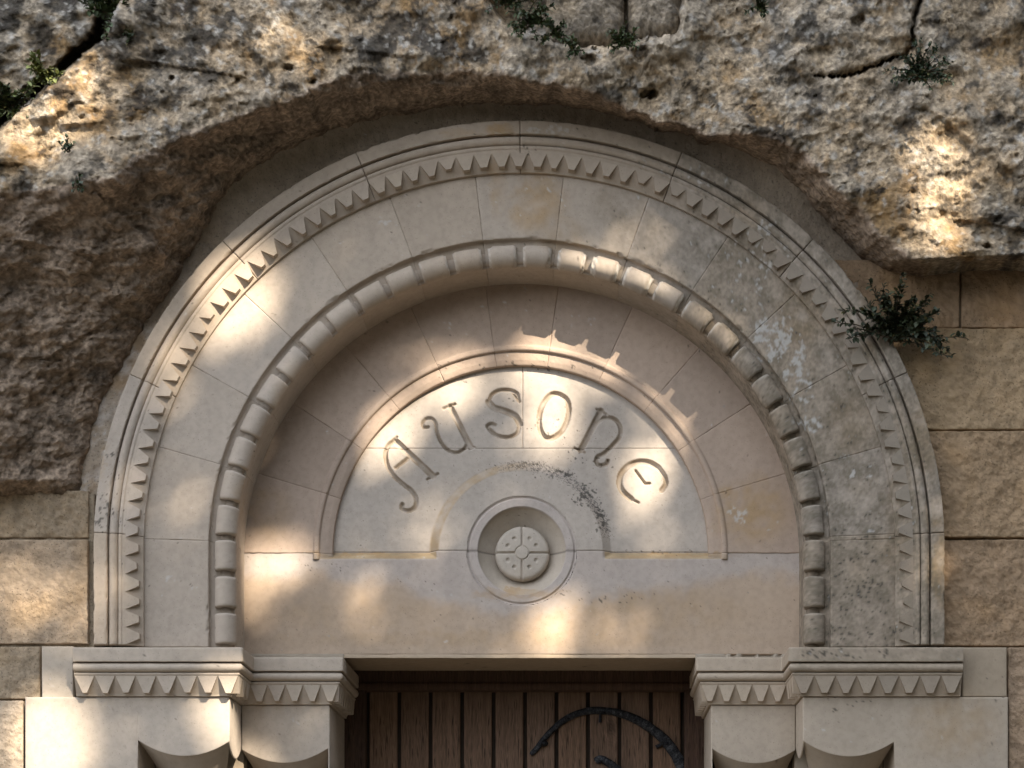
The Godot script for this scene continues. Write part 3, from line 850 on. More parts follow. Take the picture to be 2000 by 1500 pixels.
func make_tympanum() -> void:
	var t := thing("tympanum", "carved stone lunette above the door with incised lettering and medallion", "tympanum")
	# radial stones, with the moulding that frames the field
	var sec := outline([Vector2(0.815, -0.158), Vector2(0.5965, -0.158), Vector2(0.5955, -0.156), Vector2(0.591, -0.1535), Vector2(0.583, -0.1535), Vector2(0.5795, -0.157), Vector2(0.5785, -0.1625), Vector2(0.572, -0.1625), Vector2(0.556, -0.1635), Vector2(0.545, -0.167), Vector2(0.5415, -0.169), Vector2(0.541, -0.21)], 0.005)
	var cuts := [-90.2, -73.3, -56.8, -40.2, -24.0, -7.4, 8.2, 24.6, 41.2, 57.2, 73.5, 90.2]
	for i in cuts.size() - 1:
		var tint: Color = Color(0.42, 0.318, 0.245).lerp(Color(0.44, 0.342, 0.272), rng.randf()) * rng.randf_range(0.88, 1.08)
		part("ring_stone", sweep(cuts[i], cuts[i + 1], 0.7, sec, worn.bind(tint, 0.05), 0.005, 0.0008, TC.y, TC.x), M.smooth, t)
	var foot := PackedVector2Array()
	for q in sec:
		if q.x < 0.5966: foot.append(q)
	for sgn in [-1.0, 1.0]:
		part("moulding_foot", sweep(minf(sgn * 90.2, sgn * 91.75), maxf(sgn * 90.2, sgn * 91.75), 0.7, foot, worn.bind(Color(0.43, 0.34, 0.26), 0.05), 0.004, 0.0006, TC.y, TC.x), M.smooth, t)
	# the three stones of the lettered field: letters cut as V grooves
	var step := 0.0024
	var cutlines := []
	for s in strokes():
		var half: float = s[0] * 1.22 / 700.0 * 1.032
		var pts := PackedVector2Array()
		for k in range(1, s.size() - 1, 2):
			var q := at(650.0 + 0.35 * s[k], 480.0 + 0.35 * s[k + 1], PZ)
			pts.append(Vector2(q.x, q.y))
		cutlines.append([half, smooth_line(pts)])
	var joint_y := at(0, 876, PZ).y
	var joint_x := at(1021, 0, PZ).x
	for b in [[-0.46, joint_x, joint_y, 3.30], [joint_x, 0.46, joint_y, 3.30], [-0.56, 0.56, 2.7425, joint_y]]:
		part("field_stone", carved(b[0], b[1], b[2], b[3], step, cutlines), M.smooth, t)
	# lintel
	var lint := func(x: float, y: float) -> float:
		var z := TZ
		var m := Vector2(x, y - 2.742).length()
		if m < 0.1565: z -= 0.07
		if y > 2.719 and absf(x - TC.x) < 0.594 and absf(x - TC.x) > 0.2374:
			z = lerpf(TZ, PZ, clampf((y - 2.719) / 0.019, 0.0, 1.0))
			var e := minf(absf(x - TC.x) - 0.2374, 10.0)
			z = maxf(z, lerpf(TZ, PZ, clampf(e / 0.025, 0.0, 1.0)))
			z = maxf(z, lerpf(TZ, PZ, clampf((0.596 - absf(x - TC.x)) / 0.004, 0.0, 1.0)))
		var p := Vector3(x, y, 0.0)
		return z + 0.0008 * n_mid.get_noise_3dv(p) + 0.0015 * n_broad.get_noise_3dv(p) - 0.003 * smoothstep(0.35, 0.6, n_mid.get_noise_3dv(p * 0.5)) * smoothstep(2.47, 2.443, y)
	var lint_tone := func(p: Vector3) -> Color:
		var ax := absf(p.x - TC.x)
		if p.y > 2.7175 and p.y < 2.7405 and ax > 0.243 and ax < 0.595:     # the sill is of the bare ochre stone
			return worn(p, Color(0.40, 0.30, 0.185) * (1.0 + 0.35 * n_mid.get_noise_3dv(p)), 0.0)
		return worn(p, Color(0.465, 0.395, 0.345).lerp(Color(0.46, 0.352, 0.262), smoothstep(-0.03, 0.03, 2.565 + 0.07 * cos(p.x * 5.0) * -1.0 + 0.05 - p.y + 0.05 * n_broad.get_noise_3dv(p * 1.3) + 0.02 * n_mid.get_noise_3dv(p))), 0.03)
	var lintel := part("lintel", slab(-0.81, 0.81, 2.443, 2.742, 0.0036, lint, lint_tone, 0.012), M.smooth, t)
	var soff := func(_x: float, y: float) -> float:
		return -2.443 + 0.001 * n_mid.get_noise_3d(_x, y, 1.0)
	part("lintel_soffit", slab(-0.60, 0.60, 0.161, 0.56, 0.012, soff, worn.bind(Color(0.40, 0.31, 0.22), 0.05), -0.01, Transform3D(Basis(Vector3(1, 0, 0), Vector3(0, 0, -1), Vector3(0, -1, 0)), Vector3.ZERO)), M.smooth, lintel)
	make_medallion(t)


func smooth_line(pts: PackedVector2Array) -> PackedVector2Array:
	if pts.size() < 4: return pts
	var c := Curve2D.new()
	for i in pts.size():
		var tang := (pts[mini(i + 1, pts.size() - 1)] - pts[maxi(i - 1, 0)]) / 6.0
		c.add_point(pts[i], -tang, tang)
	return c.tessellate_even_length(4, 0.006)


func carved(x0: float, x1: float, y0: float, y1: float, step: float, cutlines: Array) -> ArrayMesh:
	var nx := int(ceil((x1 - x0) / step)) + 1
	var ny := int(ceil((y1 - y0) / step)) + 1
	var cut := PackedFloat32Array()
	cut.resize(nx * ny)
	for cl in cutlines:
		var half: float = cl[0]
		var pts: PackedVector2Array = cl[1]
		for s in pts.size() - 1:
			var a := pts[s]
			var b := pts[s + 1]
			var i0 := maxi(0, int((minf(a.x, b.x) - half - x0) / step))
			var i1 := mini(nx - 1, int((maxf(a.x, b.x) + half - x0) / step) + 1)
			var j0 := maxi(0, int((minf(a.y, b.y) - half - y0) / step))
			var j1 := mini(ny - 1, int((maxf(a.y, b.y) + half - y0) / step) + 1)
			for j in range(j0, j1 + 1):
				for i in range(i0, i1 + 1):
					var q := Vector2(x0 + i * step, y0 + j * step)
					var d := q.distance_to(Geometry2D.get_closest_point_to_segment(q, a, b))
					if d < half:
						cut[j * nx + i] = maxf(cut[j * nx + i], minf((half - d) * 2.1, 0.010))
	var pos := PackedVector3Array()
	var col := PackedColorArray()
	pos.resize((nx + 2) * (ny + 2)); col.resize((nx + 2) * (ny + 2))
	var k := 0
	for jj in ny + 2:
		var j := clampi(ny - jj, 0, ny - 1)
		for ii in nx + 2:
			var i := clampi(ii - 1, 0, nx - 1)
			var x := minf(x0 + i * step, x1 - 0.0004)
			var y := minf(y0 + j * step, y1 - 0.0004)
			if i == 0: x += 0.0004
			if j == 0: y += 0.0004
			var z := lunette_h(x, y) - cut[j * nx + i]
			if i == 0 or j == 0 or i == nx - 1 or j == ny - 1: z -= 0.0012
			if ii == 0 or jj == 0 or ii == nx + 1 or jj == ny + 1: z -= 0.02
			pos[k] = Vector3(x, y, z)
			var w := panel_tone(Vector3(x, y, -0.16))
			var g := cut[j * nx + i]
			if g > 0.0004: w = w.lerp(Color(0.27, 0.205, 0.14), clampf(0.5 + 0.6 * n_mid.get_noise_2d(x, y), 0.1, 0.8))
			col[k] = w
			k += 1
	return grid(nx + 2, ny + 2, pos, col)


func make_medallion(t: Node) -> void:
	var cx := 0.0
	var cy := 2.742
	var nu := 145
	var rs := PackedFloat32Array([0.1585, 0.1578, 0.1565, 0.1535, 0.1515, 0.1500, 0.1485])
	for i in range(1, 12): rs.append(lerpf(0.1485, 0.1275, i / 11.0))
	for i in range(1, 34): rs.append(lerpf(0.1270, 0.060, i / 33.0))
	for i in range(1, 6): rs.append(lerpf(0.06, 0.0005, i / 5.0))
	var pos := PackedVector3Array()
	var col := PackedColorArray()
	for r in rs:
		for i in nu:
			var a := TAU * i / (nu - 1)
			var x := cx + r * sin(a)
			var y := cy + r * cos(a)
			var z := TZ
			if r > 0.1582: z -= 0.02
			elif r > 0.1574: z -= 0.0006
			elif r > 0.1490: z -= 0.0055 * clampf(1.0 - absf(r - 0.1530) / 0.0042, 0.0, 1.0) ** 0.7
			elif r < 0.1272:
				var q := r / 0.1272
				z -= 0.010 + 0.072 * (1.0 - q * q)
			var p := Vector3(x, y, z)
			p.z += 0.0006 * n_mid.get_noise_3dv(p)
			var jd := absf(y - cy - 0.0012 * n_mid.get_noise_2d(x * 2.0, 0.0))
			if jd < 0.0022: p.z -= 0.0018
			pos.append(p)
			var tint := Color(0.465, 0.40, 0.355) if r > 0.1272 else Color(0.44, 0.375, 0.305)
			var c := worn(p, tint, 0.0)
			if jd < 0.0016: c = c.lerp(Color(0.12, 0.10, 0.08), 0.7)
			col.append(c)
	# rows run outwards to inwards, columns clockwise from the top
	var med := part("medallion", grid(nu, rs.size(), pos, col), M.smooth, t)
	# the boss: a domed disc with a cross, a hub and eight dimples
	nu = 181
	rs = PackedFloat32Array([0.068, 0.0725, 0.0745, 0.0748, 0.0738, 0.0715, 0.068, 0.064])
	var zs := PackedFloat32Array([-0.235, -0.225, -0.213, -0.204, -0.197, -0.192, -0.1895, -0.1885])
	for i in range(1, 45):
		rs.append(lerpf(0.064, 0.0003, i / 44.0))
		zs.append(-0.1885 + 0.001 * i / 44.0)
	pos = PackedVector3Array()
	col = PackedColorArray()
	var by := cy - 0.0015
	for j in rs.size():
		for i in nu:
			var a := TAU * i / (nu - 1)
			var dx := rs[j] * 1.06 * sin(a)
			var dy := rs[j] * 1.06 * cos(a)
			var z := zs[j] + 0.004 + 0.004 * (1.0 - pow(rs[j] / 0.0748, 2.0))
			var cross_d := minf(absf(dx), absf(dy))
			if rs[j] > 0.0195: z -= (0.0075 if absf(dy) < absf(dx) else 0.0055) * clampf(1.25 - cross_d / 0.0034, 0.0, 1.0)
			elif rs[j] > 0.0165: z -= 0.0028
			else: z += 0.0015
			for s in [[0.022, 0.041], [0.041, 0.021]]:
				var dd := Vector2(absf(dx) - s[0], absf(dy) - s[1]).length()
				z -= 0.005 * sqrt(maxf(0.0, 1.0 - pow(dd / 0.0062, 2.0)))
			var p := Vector3(cx + dx, by + dy, z)
			pos.append(p)
			col.append(worn(p, Color(0.455, 0.395, 0.33), 0.0))
	part("boss", grid(nu, rs.size(), pos, col), M.smooth, med)


# ---------------------------------------------------------------- imposts and piers

func mortar_joint(x0: float, x1: float, parent: Node) -> void:
	var h := func(x: float, y: float) -> float:
		return -0.157 + 0.003 * n_mid.get_noise_2d(x, y) - 0.012 * smoothstep(0.05, 0.25, n_broad.get_noise_2d(x * 3.0, 4.0)) * smoothstep(2.428, 2.438, y)
	part("mortar_joint", slab(x0, x1, 2.4255, 2.4445, 0.003, h, worn.bind(Color(0.40, 0.34, 0.27), 0.25), 0.02), M.smooth, parent)


func offset_line(line: Array, o: float) -> Array:
	var out := []
	for i in line.size():
		var n := Vector2.ZERO
		var n1 := Vector2.ZERO
		var n2 := Vector2.ZERO
		if i > 0:
			var d: Vector2 = (line[i] - line[i - 1]).normalized()
			n1 = Vector2(-d.y, d.x)
		if i < line.size() - 1:
			var d: Vector2 = (line[i + 1] - line[i]).normalized()
			n2 = Vector2(-d.y, d.x)
		if i == 0: n = n2
		elif i == line.size() - 1: n = n1
		else: n = (n1 + n2) / (1.0 + n1.dot(n2))
		out.append(line[i] + n * o)
	return out


func along(line: Array, sec: PackedVector2Array, tone: Callable, step: float) -> ArrayMesh:   # a moulding run along a plan of straight pieces with mitred corners
	var nv := sec.size()
	var st_pos := PackedVector3Array()
	var st_col := PackedColorArray()
	var idx := PackedInt32Array()
	for s in line.size() - 1:
		var l: float = (line[s + 1] - line[s]).length()
		var n := maxi(2, int(ceil(l / step)) + 1)
		var first := st_pos.size()
		for j in nv:
			var ol := offset_line(line, sec[j].x)
			for i in n:
				var q: Vector2 = ol[s].lerp(ol[s + 1], float(i) / (n - 1))
				var p := Vector3(q.x, sec[j].y, q.y)
				p += Vector3(0.5, 1, 0.5) * 0.0006 * n_mid.get_noise_3dv(p)
				st_pos.append(p)
				st_col.append(tone.call(p))
		for j in nv - 1:
			for i in n - 1:
				var a := first + j * n + i
				idx.append_array(PackedInt32Array([a, a + 1, a + n + 1, a, a + n + 1, a + n]))
	# ends
	for e in [0, line.size() - 1]:
		var first := st_pos.size()
		for j in nv:
			var q: Vector2 = offset_line(line, sec[j].x)[e]
			st_pos.append(Vector3(q.x, sec[j].y, q.y))
			st_col.append(tone.call(st_pos[-1]))
		for j in range(1, nv - 1):
			idx.append_array(PackedInt32Array([first, first + j, first + j + 1] if e == 0 else [first, first + j + 1, first + j]))
	return indexed(st_pos, st_col, idx)


func plan(is_left: bool) -> Array:
	if is_left: return [Vector2(-1.2307, 0.012), Vector2(-0.807, 0.012), Vector2(-0.807, -0.158), Vector2(-0.553, -0.158), Vector2(-0.553, -0.50)]
	return [Vector2(0.545, -0.50), Vector2(0.545, -0.158), Vector2(0.789, -0.158), Vector2(0.789, 0.012), Vector2(1.226, 0.012)]


func make_impost(is_left: bool) -> void:
	var t := thing("impost", "clean pale stepped impost with sawtooth frieze, left of the door" if is_left else "grey stained stepped impost with sawtooth frieze, right of the door", "impost", Vector3.ZERO, "imposts under the arch")
	var line := plan(is_left)
	var tint := Color(0.475, 0.40, 0.325) if is_left else Color(0.468, 0.382, 0.295)
	var tone := func(p: Vector3) -> Color:
		return worn(p, tint, 0.02 if is_left else 0.02 + 0.65 * smoothstep(0.70, 0.80, p.x) * smoothstep(2.28, 2.40, p.y + 0.03 * n_broad.get_noise_3dv(p)))
	mortar_joint(-0.80 if is_left else 0.50, -0.512 if is_left else 0.785, t)
	part("abacus", along(line, outline([Vector2(-0.03, 2.4275), Vector2(0.043, 2.4275), Vector2(0.045, 2.4255), Vector2(0.045, 2.389), Vector2(0.044, 2.388), Vector2(0.02, 2.388)], 0.006), tone, 0.006), M.smooth, t)
	var sec := []
	for i in 10:
		var a := PI * (0.5 - float(i) / 9.0)
		sec.append(Vector2(0.031 + 0.0125 * cos(a), 2.3735 + 0.0125 * sin(a)))
	part("roll", along(line, PackedVector2Array([Vector2(0.02, 2.386)] + sec + [Vector2(0.02, 2.361)]), tone, 0.006), M.smooth, t)
	part("frieze", along(line, outline([Vector2(0.01, 2.359), Vector2(0.033, 2.359), Vector2(0.034, 2.358), Vector2(0.034, 2.354), Vector2(0.0305, 2.3505), Vector2(0.007, 2.301), Vector2(0.007, 2.2975), Vector2(-0.03, 2.2975)], 0.006), tone, 0.006), M.smooth, t)
	var inner := offset_line(line, 0.0305)
	for s in line.size() - 1:
		var a: Vector2 = inner[s]
		var b: Vector2 = inner[s + 1]
		var d := (b - a).normalized()
		var n := Vector2(-d.y, d.x)
		var count := maxi(2, roundi((b - a).length() / 0.0565 if (s == 0 if is_left else s == 3) else (b - a).length() / 0.0490))
		for k in count:
			var w := (b - a).length() / count
			var m := a + d * w * (k + 0.5)
			var st := flat_tool()
			var tip := w * rng.randf_range(0.10, 0.14)
			var yt := 2.3035 + rng.randf() * 0.002
			var quad := func(hw: float, o_top: float, o_tip: float, tw: float) -> Array:
				var l := m - d * hw
				var r := m + d * hw
				var l2 := m - d * tw
				var r2 := m + d * tw
				return [Vector3((l + n * o_top).x, 2.351, (l + n * o_top).y), Vector3((r + n * o_top).x, 2.351, (r + n * o_top).y), Vector3((r2 + n * o_tip).x, yt, (r2 + n * o_tip).y), Vector3((l2 + n * o_tip).x, yt, (l2 + n * o_tip).y)]
			solid(st, quad.call(w * 0.485, 0.001, -0.003, tip), quad.call(w * 0.485, -0.02, -0.03, tip * 1.15), tint * (1.0 + 0.15 * n_mid.get_noise_2d(m.x, m.y)) if is_left or m.x < 0.76 else tint.lerp(Color(0.16, 0.14, 0.115), 0.35 + 0.15 * n_mid.get_noise_2d(m.x * 3.0, m.y)))
			part("tooth", done(st), M.smooth, t)


func scallop(x: float, a: Vector3, b: Vector3, sag: float) -> float:   # the hollowed lower edge of a cushion face
	var t := clampf((x - a.x) / (b.x - a.x), 0.0, 1.0)
	return lerpf(a.y, b.y, t) - sag * (1.0 - pow(2.0 * t - 1.0, 2.0))


func make_piers() -> void:
	for is_left in [true, false]:
		var t := thing("pier", "smooth sunlit stone pier with scalloped cushion tops, left of the door" if is_left else "smooth shaded stone pier with scalloped cushion tops, right of the door", "pier", Vector3.ZERO, "piers flanking the door")
		var line := plan(is_left)
		var tint := Color(0.475, 0.405, 0.335) if is_left else Color(0.468, 0.388, 0.305)
		var tone := func(p: Vector3) -> Color:
			return worn(p, tint, 0.02 if is_left else 0.05 + 0.18 * smoothstep(0.72, 0.95, p.x))
		var top := 2.2962
		var zo := 0.012
		var zi := -0.158
		var h := func(z: float, x: float, y: float) -> float:
			var p := Vector3(x, y, z)
			return z + 0.0008 * n_mid.get_noise_3dv(p) + 0.001 * n_broad.get_noise_3dv(p)
		var a: Vector3 = at(270, 1446, zo) if is_left else at(1568, 1447, zo)
		var b: Vector3 = at(449, 1448, zo) if is_left else at(1747, 1449, zo)
		var c: Vector3 = at(475, 1464, zi) if is_left else at(1388, 1461, zi)
		var d: Vector3 = at(642, 1460, zi) if is_left else at(1557, 1465, zi)
		if is_left: b.x = -0.807; c.x = -0.8065; d.x = -0.553
		else: a.x = 0.789; c.x = 0.545; d.x = 0.7885
		# outer face: plain wall stone beside the cushion, then the cushion face
		var far_x: float = at(49, 0, zo).x if is_left else at(1969, 0, zo).x
		var x_lo := far_x if is_left else a.x
		var x_hi := b.x if is_left else far_x
		part("cushion_face", slab(x_lo, x_hi, 2.1, top, 0.005, func(x, y): return h.call(zo, x, y), tone, 0.004, Transform3D(), func(x): return 1.95 if (x < a.x - 0.001 if is_left else x > b.x + 0.001) else scallop(x, a, b, 0.043)), M.smooth, t)
		var back := Basis(Vector3(0, 0, -1), Vector3(0, 1, 0), Vector3(1, 0, 0)) if is_left else Basis(Vector3(0, 0, 1), Vector3(0, 1, 0), Vector3(-1, 0, 0))
		var xs: float = a.x - 0.002 if is_left else b.x + 0.002
		part("nook_side", slab(-zo if is_left else zo - 0.2, 0.2 - zo if is_left else zo, 1.95, (a.y if is_left else b.y) + 0.004, 0.01, func(_x, _y): return xs if is_left else -xs, tone, 0.002, Transform3D(back, Vector3.ZERO)), M.smooth, t)
		part("cushion_face", slab(c.x, d.x, 2.1, top, 0.005, func(x, y): return h.call(zi, x, y), tone, 0.004, Transform3D(), func(x): return scallop(x, c, d, 0.042)), M.smooth, t)
		# returns between the two faces and into the doorway
		var turn := Basis(Vector3(0, 0, -1), Vector3(0, 1, 0), Vector3(1, 0, 0)) if is_left else Basis(Vector3(0, 0, 1), Vector3(0, 1, 0), Vector3(-1, 0, 0))
		var x_out: float = 0.807 if is_left else 0.789
		var x_in: float = 0.553 if is_left else 0.545
		var l0 := -zo if is_left else zi
		var l1 := -zi if is_left else zo
		var ea := Vector3(l0, b.y if is_left else a.y, 0.0)
		var eb := Vector3(l1, b.y if is_left else a.y, 0.0)
		part("cushion_side", slab(l0, l1, 2.1, top, 0.006, func(x, y): return h.call(-x_out, x, y), tone, 0.004, Transform3D(turn, Vector3.ZERO), func(x): return scallop(x, ea, eb, 0.04)), M.smooth, t)
		var j0 := -zi if is_left else -0.5
		var j1 := 0.5 if is_left else zi
		part("jamb", slab(j0, j1, 1.3, top, 0.008, func(x, y): return h.call(-x_in, x, y), tone, 0.004, Transform3D(turn, Vector3.ZERO)), M.smooth, t)
		# below the scallops the stone runs back and down into a round shaft
		for f in [[a, b, zo, 0.07], [c, d, zi, 0.075]]:
			part("shaft", shaft(f[0], f[1], 0.042, f[2], f[3], tone), M.smooth, t)
		# the nook behind the shafts
		var st := flat_tool()
		var nook := Color(0.40, 0.33, 0.25)
		var o_back := zo - 0.20
		box_into(st, Vector3(minf(a.x, b.x), 1.3, o_back - 0.06), Vector3(maxf(a.x, b.x), top - 0.06, o_back), nook)
		part("nook_back", done(st), M.smooth, t)
	# dressed stones beside the imposts
	for s in [[81, 142, 1262, 1368, true], [1881, 1967, 1264, 1361, false]]:
		var lo := at(s[0], s[3], 0.012)
		var hi := at(s[1], s[2], 0.012)
		var w := thing("dressed_stone", "small pale dressed stone at the outer end of the left impost" if s[4] else "small tan dressed stone at the outer end of the right impost", "stone")
		var tint2 := Color(0.47, 0.40, 0.325) if s[4] else Color(0.40, 0.32, 0.235)
		part("face", slab(lo.x, hi.x, lo.y + 0.001, hi.y, 0.004, func(x, y): return 0.008 + 0.001 * n_mid.get_noise_3d(x, y, 0.0), worn.bind(tint2, 0.1), 0.06), M.smooth, w)


func shaft(a: Vector3, b: Vector3, sag: float, zf: float, rad: float, tone: Callable) -> ArrayMesh:
	var n := 41
	var pos := PackedVector3Array()
	var col := PackedColorArray()
	var rows := [0.0, 0.12, 0.25, 0.4, 0.55, 0.7, 0.85, 1.0, 1.01, 4.0]
	var mid := (a + b) / 2.0
	var half := (b.x - a.x) / 2.0
	for v in rows:
		for i in n:
			var u := float(i) / (n - 1)
			var x := lerpf(a.x, b.x, u)
			var top := Vector3(x, scallop(x, a, b, sag), zf - 0.002)
			var ang := PI * (1.0 - u)
			var low := Vector3(mid.x + cos(ang) * minf(rad, half), mid.y - 0.13, zf - rad - 0.09 + sin(ang) * rad)
			var w: float = minf(v, 1.0)
			var p := top.lerp(low, w)
			p.z = lerpf(top.z, low.z, 1.0 - pow(1.0 - w, 1.5))
			if v > 1.0: p.y -= (v - 1.0) * 0.28
			pos.append(p)
			col.append(tone.call(p))
	return grid(n, rows.size(), pos, col)


# ---------------------------------------------------------------- door

func wood_tone(p: Vector3, tint: Color) -> Color:
	var g := n_streak.get_noise_3d(p.x * 70.0, p.y * 1.4, p.z * 20.0)
	var b := n_broad.get_noise_3dv(p)
	var fine := n_streak.get_noise_3d(p.x * 240.0, p.y * 4.0, 7.0)
	var c := tint * (1.0 + 0.3 * g + 0.15 * b + 0.22 * fine)
	var knot := Vector2((p.x - 0.262) * 1.0, (p.y - 2.275) * 0.6).length()
	if knot < 0.05: c *= 1.0 - 0.4 * smoothstep(0.02, 0.006, knot) + 0.15 * sin(knot * 900.0 + g * 3.0) * smoothstep(0.05, 0.015, knot)
	c.a = 1.0
	return c


func make_door() -> void:
	var z := -0.505
	var fr := thing("door_frame", "dark brown timber frame round the plank door", "door frame")
	var dark := Color(0.085, 0.05, 0.034)
	var head0 := 2.3835
	for b in [["head", -0.60, 0.60, head0, 2.46, -0.462], ["stile", -0.60, at(716, 0, z).x, 1.2, head0, -0.470], ["stile", at(1336, 0, z).x, 0.60, 1.2, head0, -0.470]]:
		var zz: float = b[5]
		part(b[0], slab(b[1], b[2], b[3], b[4], 0.006, func(x, y): return zz + 0.0006 * n_mid.get_noise_3d(x * 2.0, y * 0.2, 0.0), wood_tone.bind(dark), 0.08), M.wood, fr)
	var bead_sec := func(x: float, y: float) -> float:
		return -0.458 + 0.003 * cos((y - head0 - 0.012) * 120.0)
	part("bead_strip", slab(-0.56, 0.56, head0 + 0.001, head0 + 0.022, 0.004, bead_sec, wood_tone.bind(dark * 1.1), 0.03), M.wood, fr)
	var d := thing("plank_door", "brown vertical plank door with black iron strapwork", "door")
	var x0 := at(718, 0, z).x
	var pitch := (at(1333, 0, z).x - x0) / 10.0
	for k in 10:
		var tint := Color(0.185, 0.118, 0.080).lerp(Color(0.20, 0.12, 0.074), rng.randf()) * rng.randf_range(0.85, 1.12)
		var zz := z + rng.randf_range(-0.001, 0.001)
		part("plank", slab(x0 + k * pitch + 0.006, x0 + (k + 1) * pitch - 0.006, 1.2, 2.40, 0.005, func(x, y): return zz + 0.0008 * n_streak.get_noise_3d(x * 60.0, y * 2.0, zz * 100.0), wood_tone.bind(tint), 0.014), M.wood, d)
	var st := flat_tool()
	box_into(st, Vector3(-0.60, 1.2, -0.56), Vector3(0.60, 2.44, z - 0.011), Color(0.035, 0.022, 0.015))
	part("backing_board", done(st), M.wood, d)
	# strapwork: a C-shaped bar with lugs and studs, and the tip of a second curl
	var pts := PackedVector2Array()
	for q in [[1036, 1474], [1048, 1462], [1060, 1446], [1078, 1426], [1098, 1409], [1124, 1395], [1152, 1388], [1180, 1388], [1210, 1393], [1240, 1404], [1268, 1420], [1294, 1441], [1314, 1465], [1330, 1494], [1340, 1526], [1343, 1560], [1338, 1600], [1322, 1640], [1296, 1672]]:
		var w := at(q[0], q[1], z + 0.008)
		pts.append(Vector2(w.x, w.y))
	part("strap", bar(smooth_line(pts), 0.0075, 0.0175, z + 0.001), M.iron, d)
	pts = PackedVector2Array()
	for q in [[1163, 1488], [1172, 1482], [1184, 1487], [1200, 1498], [1222, 1518], [1240, 1545], [1248, 1580]]:
		var w := at(q[0], q[1], z + 0.008)
		pts.append(Vector2(w.x, w.y))
	part("strap", bar(smooth_line(pts), 0.011, 0.014, z + 0.001), M.iron, d)
	for q in [[1172, 1396, 1172, 1412, 0.007], [1296, 1452, 1281, 1460, 0.008]]:
		var w1 := at(q[0], q[1], z)
		var w2 := at(q[2], q[3], z)
		part("lug", bar(PackedVector2Array([Vector2(w1.x, w1.y), Vector2(w2.x, w2.y)]), q[4], q[4] * 0.8, z + 0.001), M.iron, d)
	for q in [[1063, 1452, 0.012], [1110, 1404, 0.0055], [1178, 1392, 0.007], [1240, 1407, 0.0055], [1302, 1452, 0.007], [1172, 1488, 0.007]]:
		var c := at(q[0], q[1], z + 0.01)
		var sph := SphereMesh.new()
		sph.radius = q[2]
		sph.height = q[2] * 1.6
		sph.radial_segments = 14
		sph.rings = 7
		var o := part("stud", coloured(sph, Color(0.03, 0.03, 0.032)), M.iron, d)
		o.position = c


func coloured(m: Mesh, c: Color) -> ArrayMesh:
	var arr := m.surface_get_arrays(0)
	var col := PackedColorArray()
	col.resize(arr[Mesh.ARRAY_VERTEX].size())
	col.fill(c)
	arr[Mesh.ARRAY_COLOR] = col
	var am := ArrayMesh.new()
	am.add_surface_from_arrays(Mesh.PRIMITIVE_TRIANGLES, arr)
	return am


func bar(pts: PackedVector2Array, w0: float, w1: float, z: float) -> ArrayMesh:   # a flat forged bar with eased edges
	var pos := PackedVector3Array()
	var col := PackedColorArray()
	var n := pts.size()
	var rows := [[-1.0, 0.0], [-1.0, 0.007], [-0.86, 0.0095], [0.0, 0.0105], [0.86, 0.0095], [1.0, 0.007], [1.0, 0.0]]
	for r in rows:
		for i in n:
			var d := (pts[mini(i + 1, n - 1)] - pts[maxi(i - 1, 0)]).normalized()
			var nn := Vector2(d.y, -d.x)
			var t := float(i) / (n - 1)
			var w := lerpf(w0, w1, minf(1.0, t * 1.5)) * (0.55 if (i == 0) else 1.0)
			w *= 1.0 + 0.12 * n_mid.get_noise_2d(t * 1.3, w0 * 100.0)
			var p: Vector3 = Vector3(pts[i].x, pts[i].y, z) + Vector3(nn.x, nn.y, 0.0) * w * r[0]
			p.z += r[1] + 0.0012 * n_mid.get_noise_3dv(p * 2.0)
			pos.append(p)
			var c := Color(0.035, 0.035, 0.037).lerp(Color(0.10, 0.10, 0.105), smoothstep(0.05, 0.5, n_fine.get_noise_3dv(p)))
			col.append(c)
	return grid(n, rows.size(), pos, col)


# ---------------------------------------------------------------- plants

func leaf_into(pos: PackedVector3Array, col: PackedColorArray, idx: PackedInt32Array, at_: Vector3, dir: Vector3, up: Vector3, size: float, c: Color) -> void:
	var d := dir.normalized()
	var s := d.cross(up).normalized()
	if s.length() < 0.1: s = d.cross(Vector3(0.4, 0.2, 0.9)).normalized()
	var n := s.cross(d)
	var first := pos.size()
	for q in [Vector3(0, 0, 0), Vector3(0.42, 0.32, 0.08), Vector3(0.42, -0.32, 0.08), Vector3(0.75, 0.22, 0.03), Vector3(0.75, -0.22, 0.03), Vector3(1.0, 0, -0.12), Vector3(0.45, 0, -0.02)]:
		pos.append(at_ + (d * q.x + s * q.y + n * q.z) * size)
		col.append(c)
	for k in [0, 1, 6, 0, 6, 2, 6, 1, 3, 6, 3, 5, 6, 5, 4, 6, 4, 2]:
		idx.append(first + k)


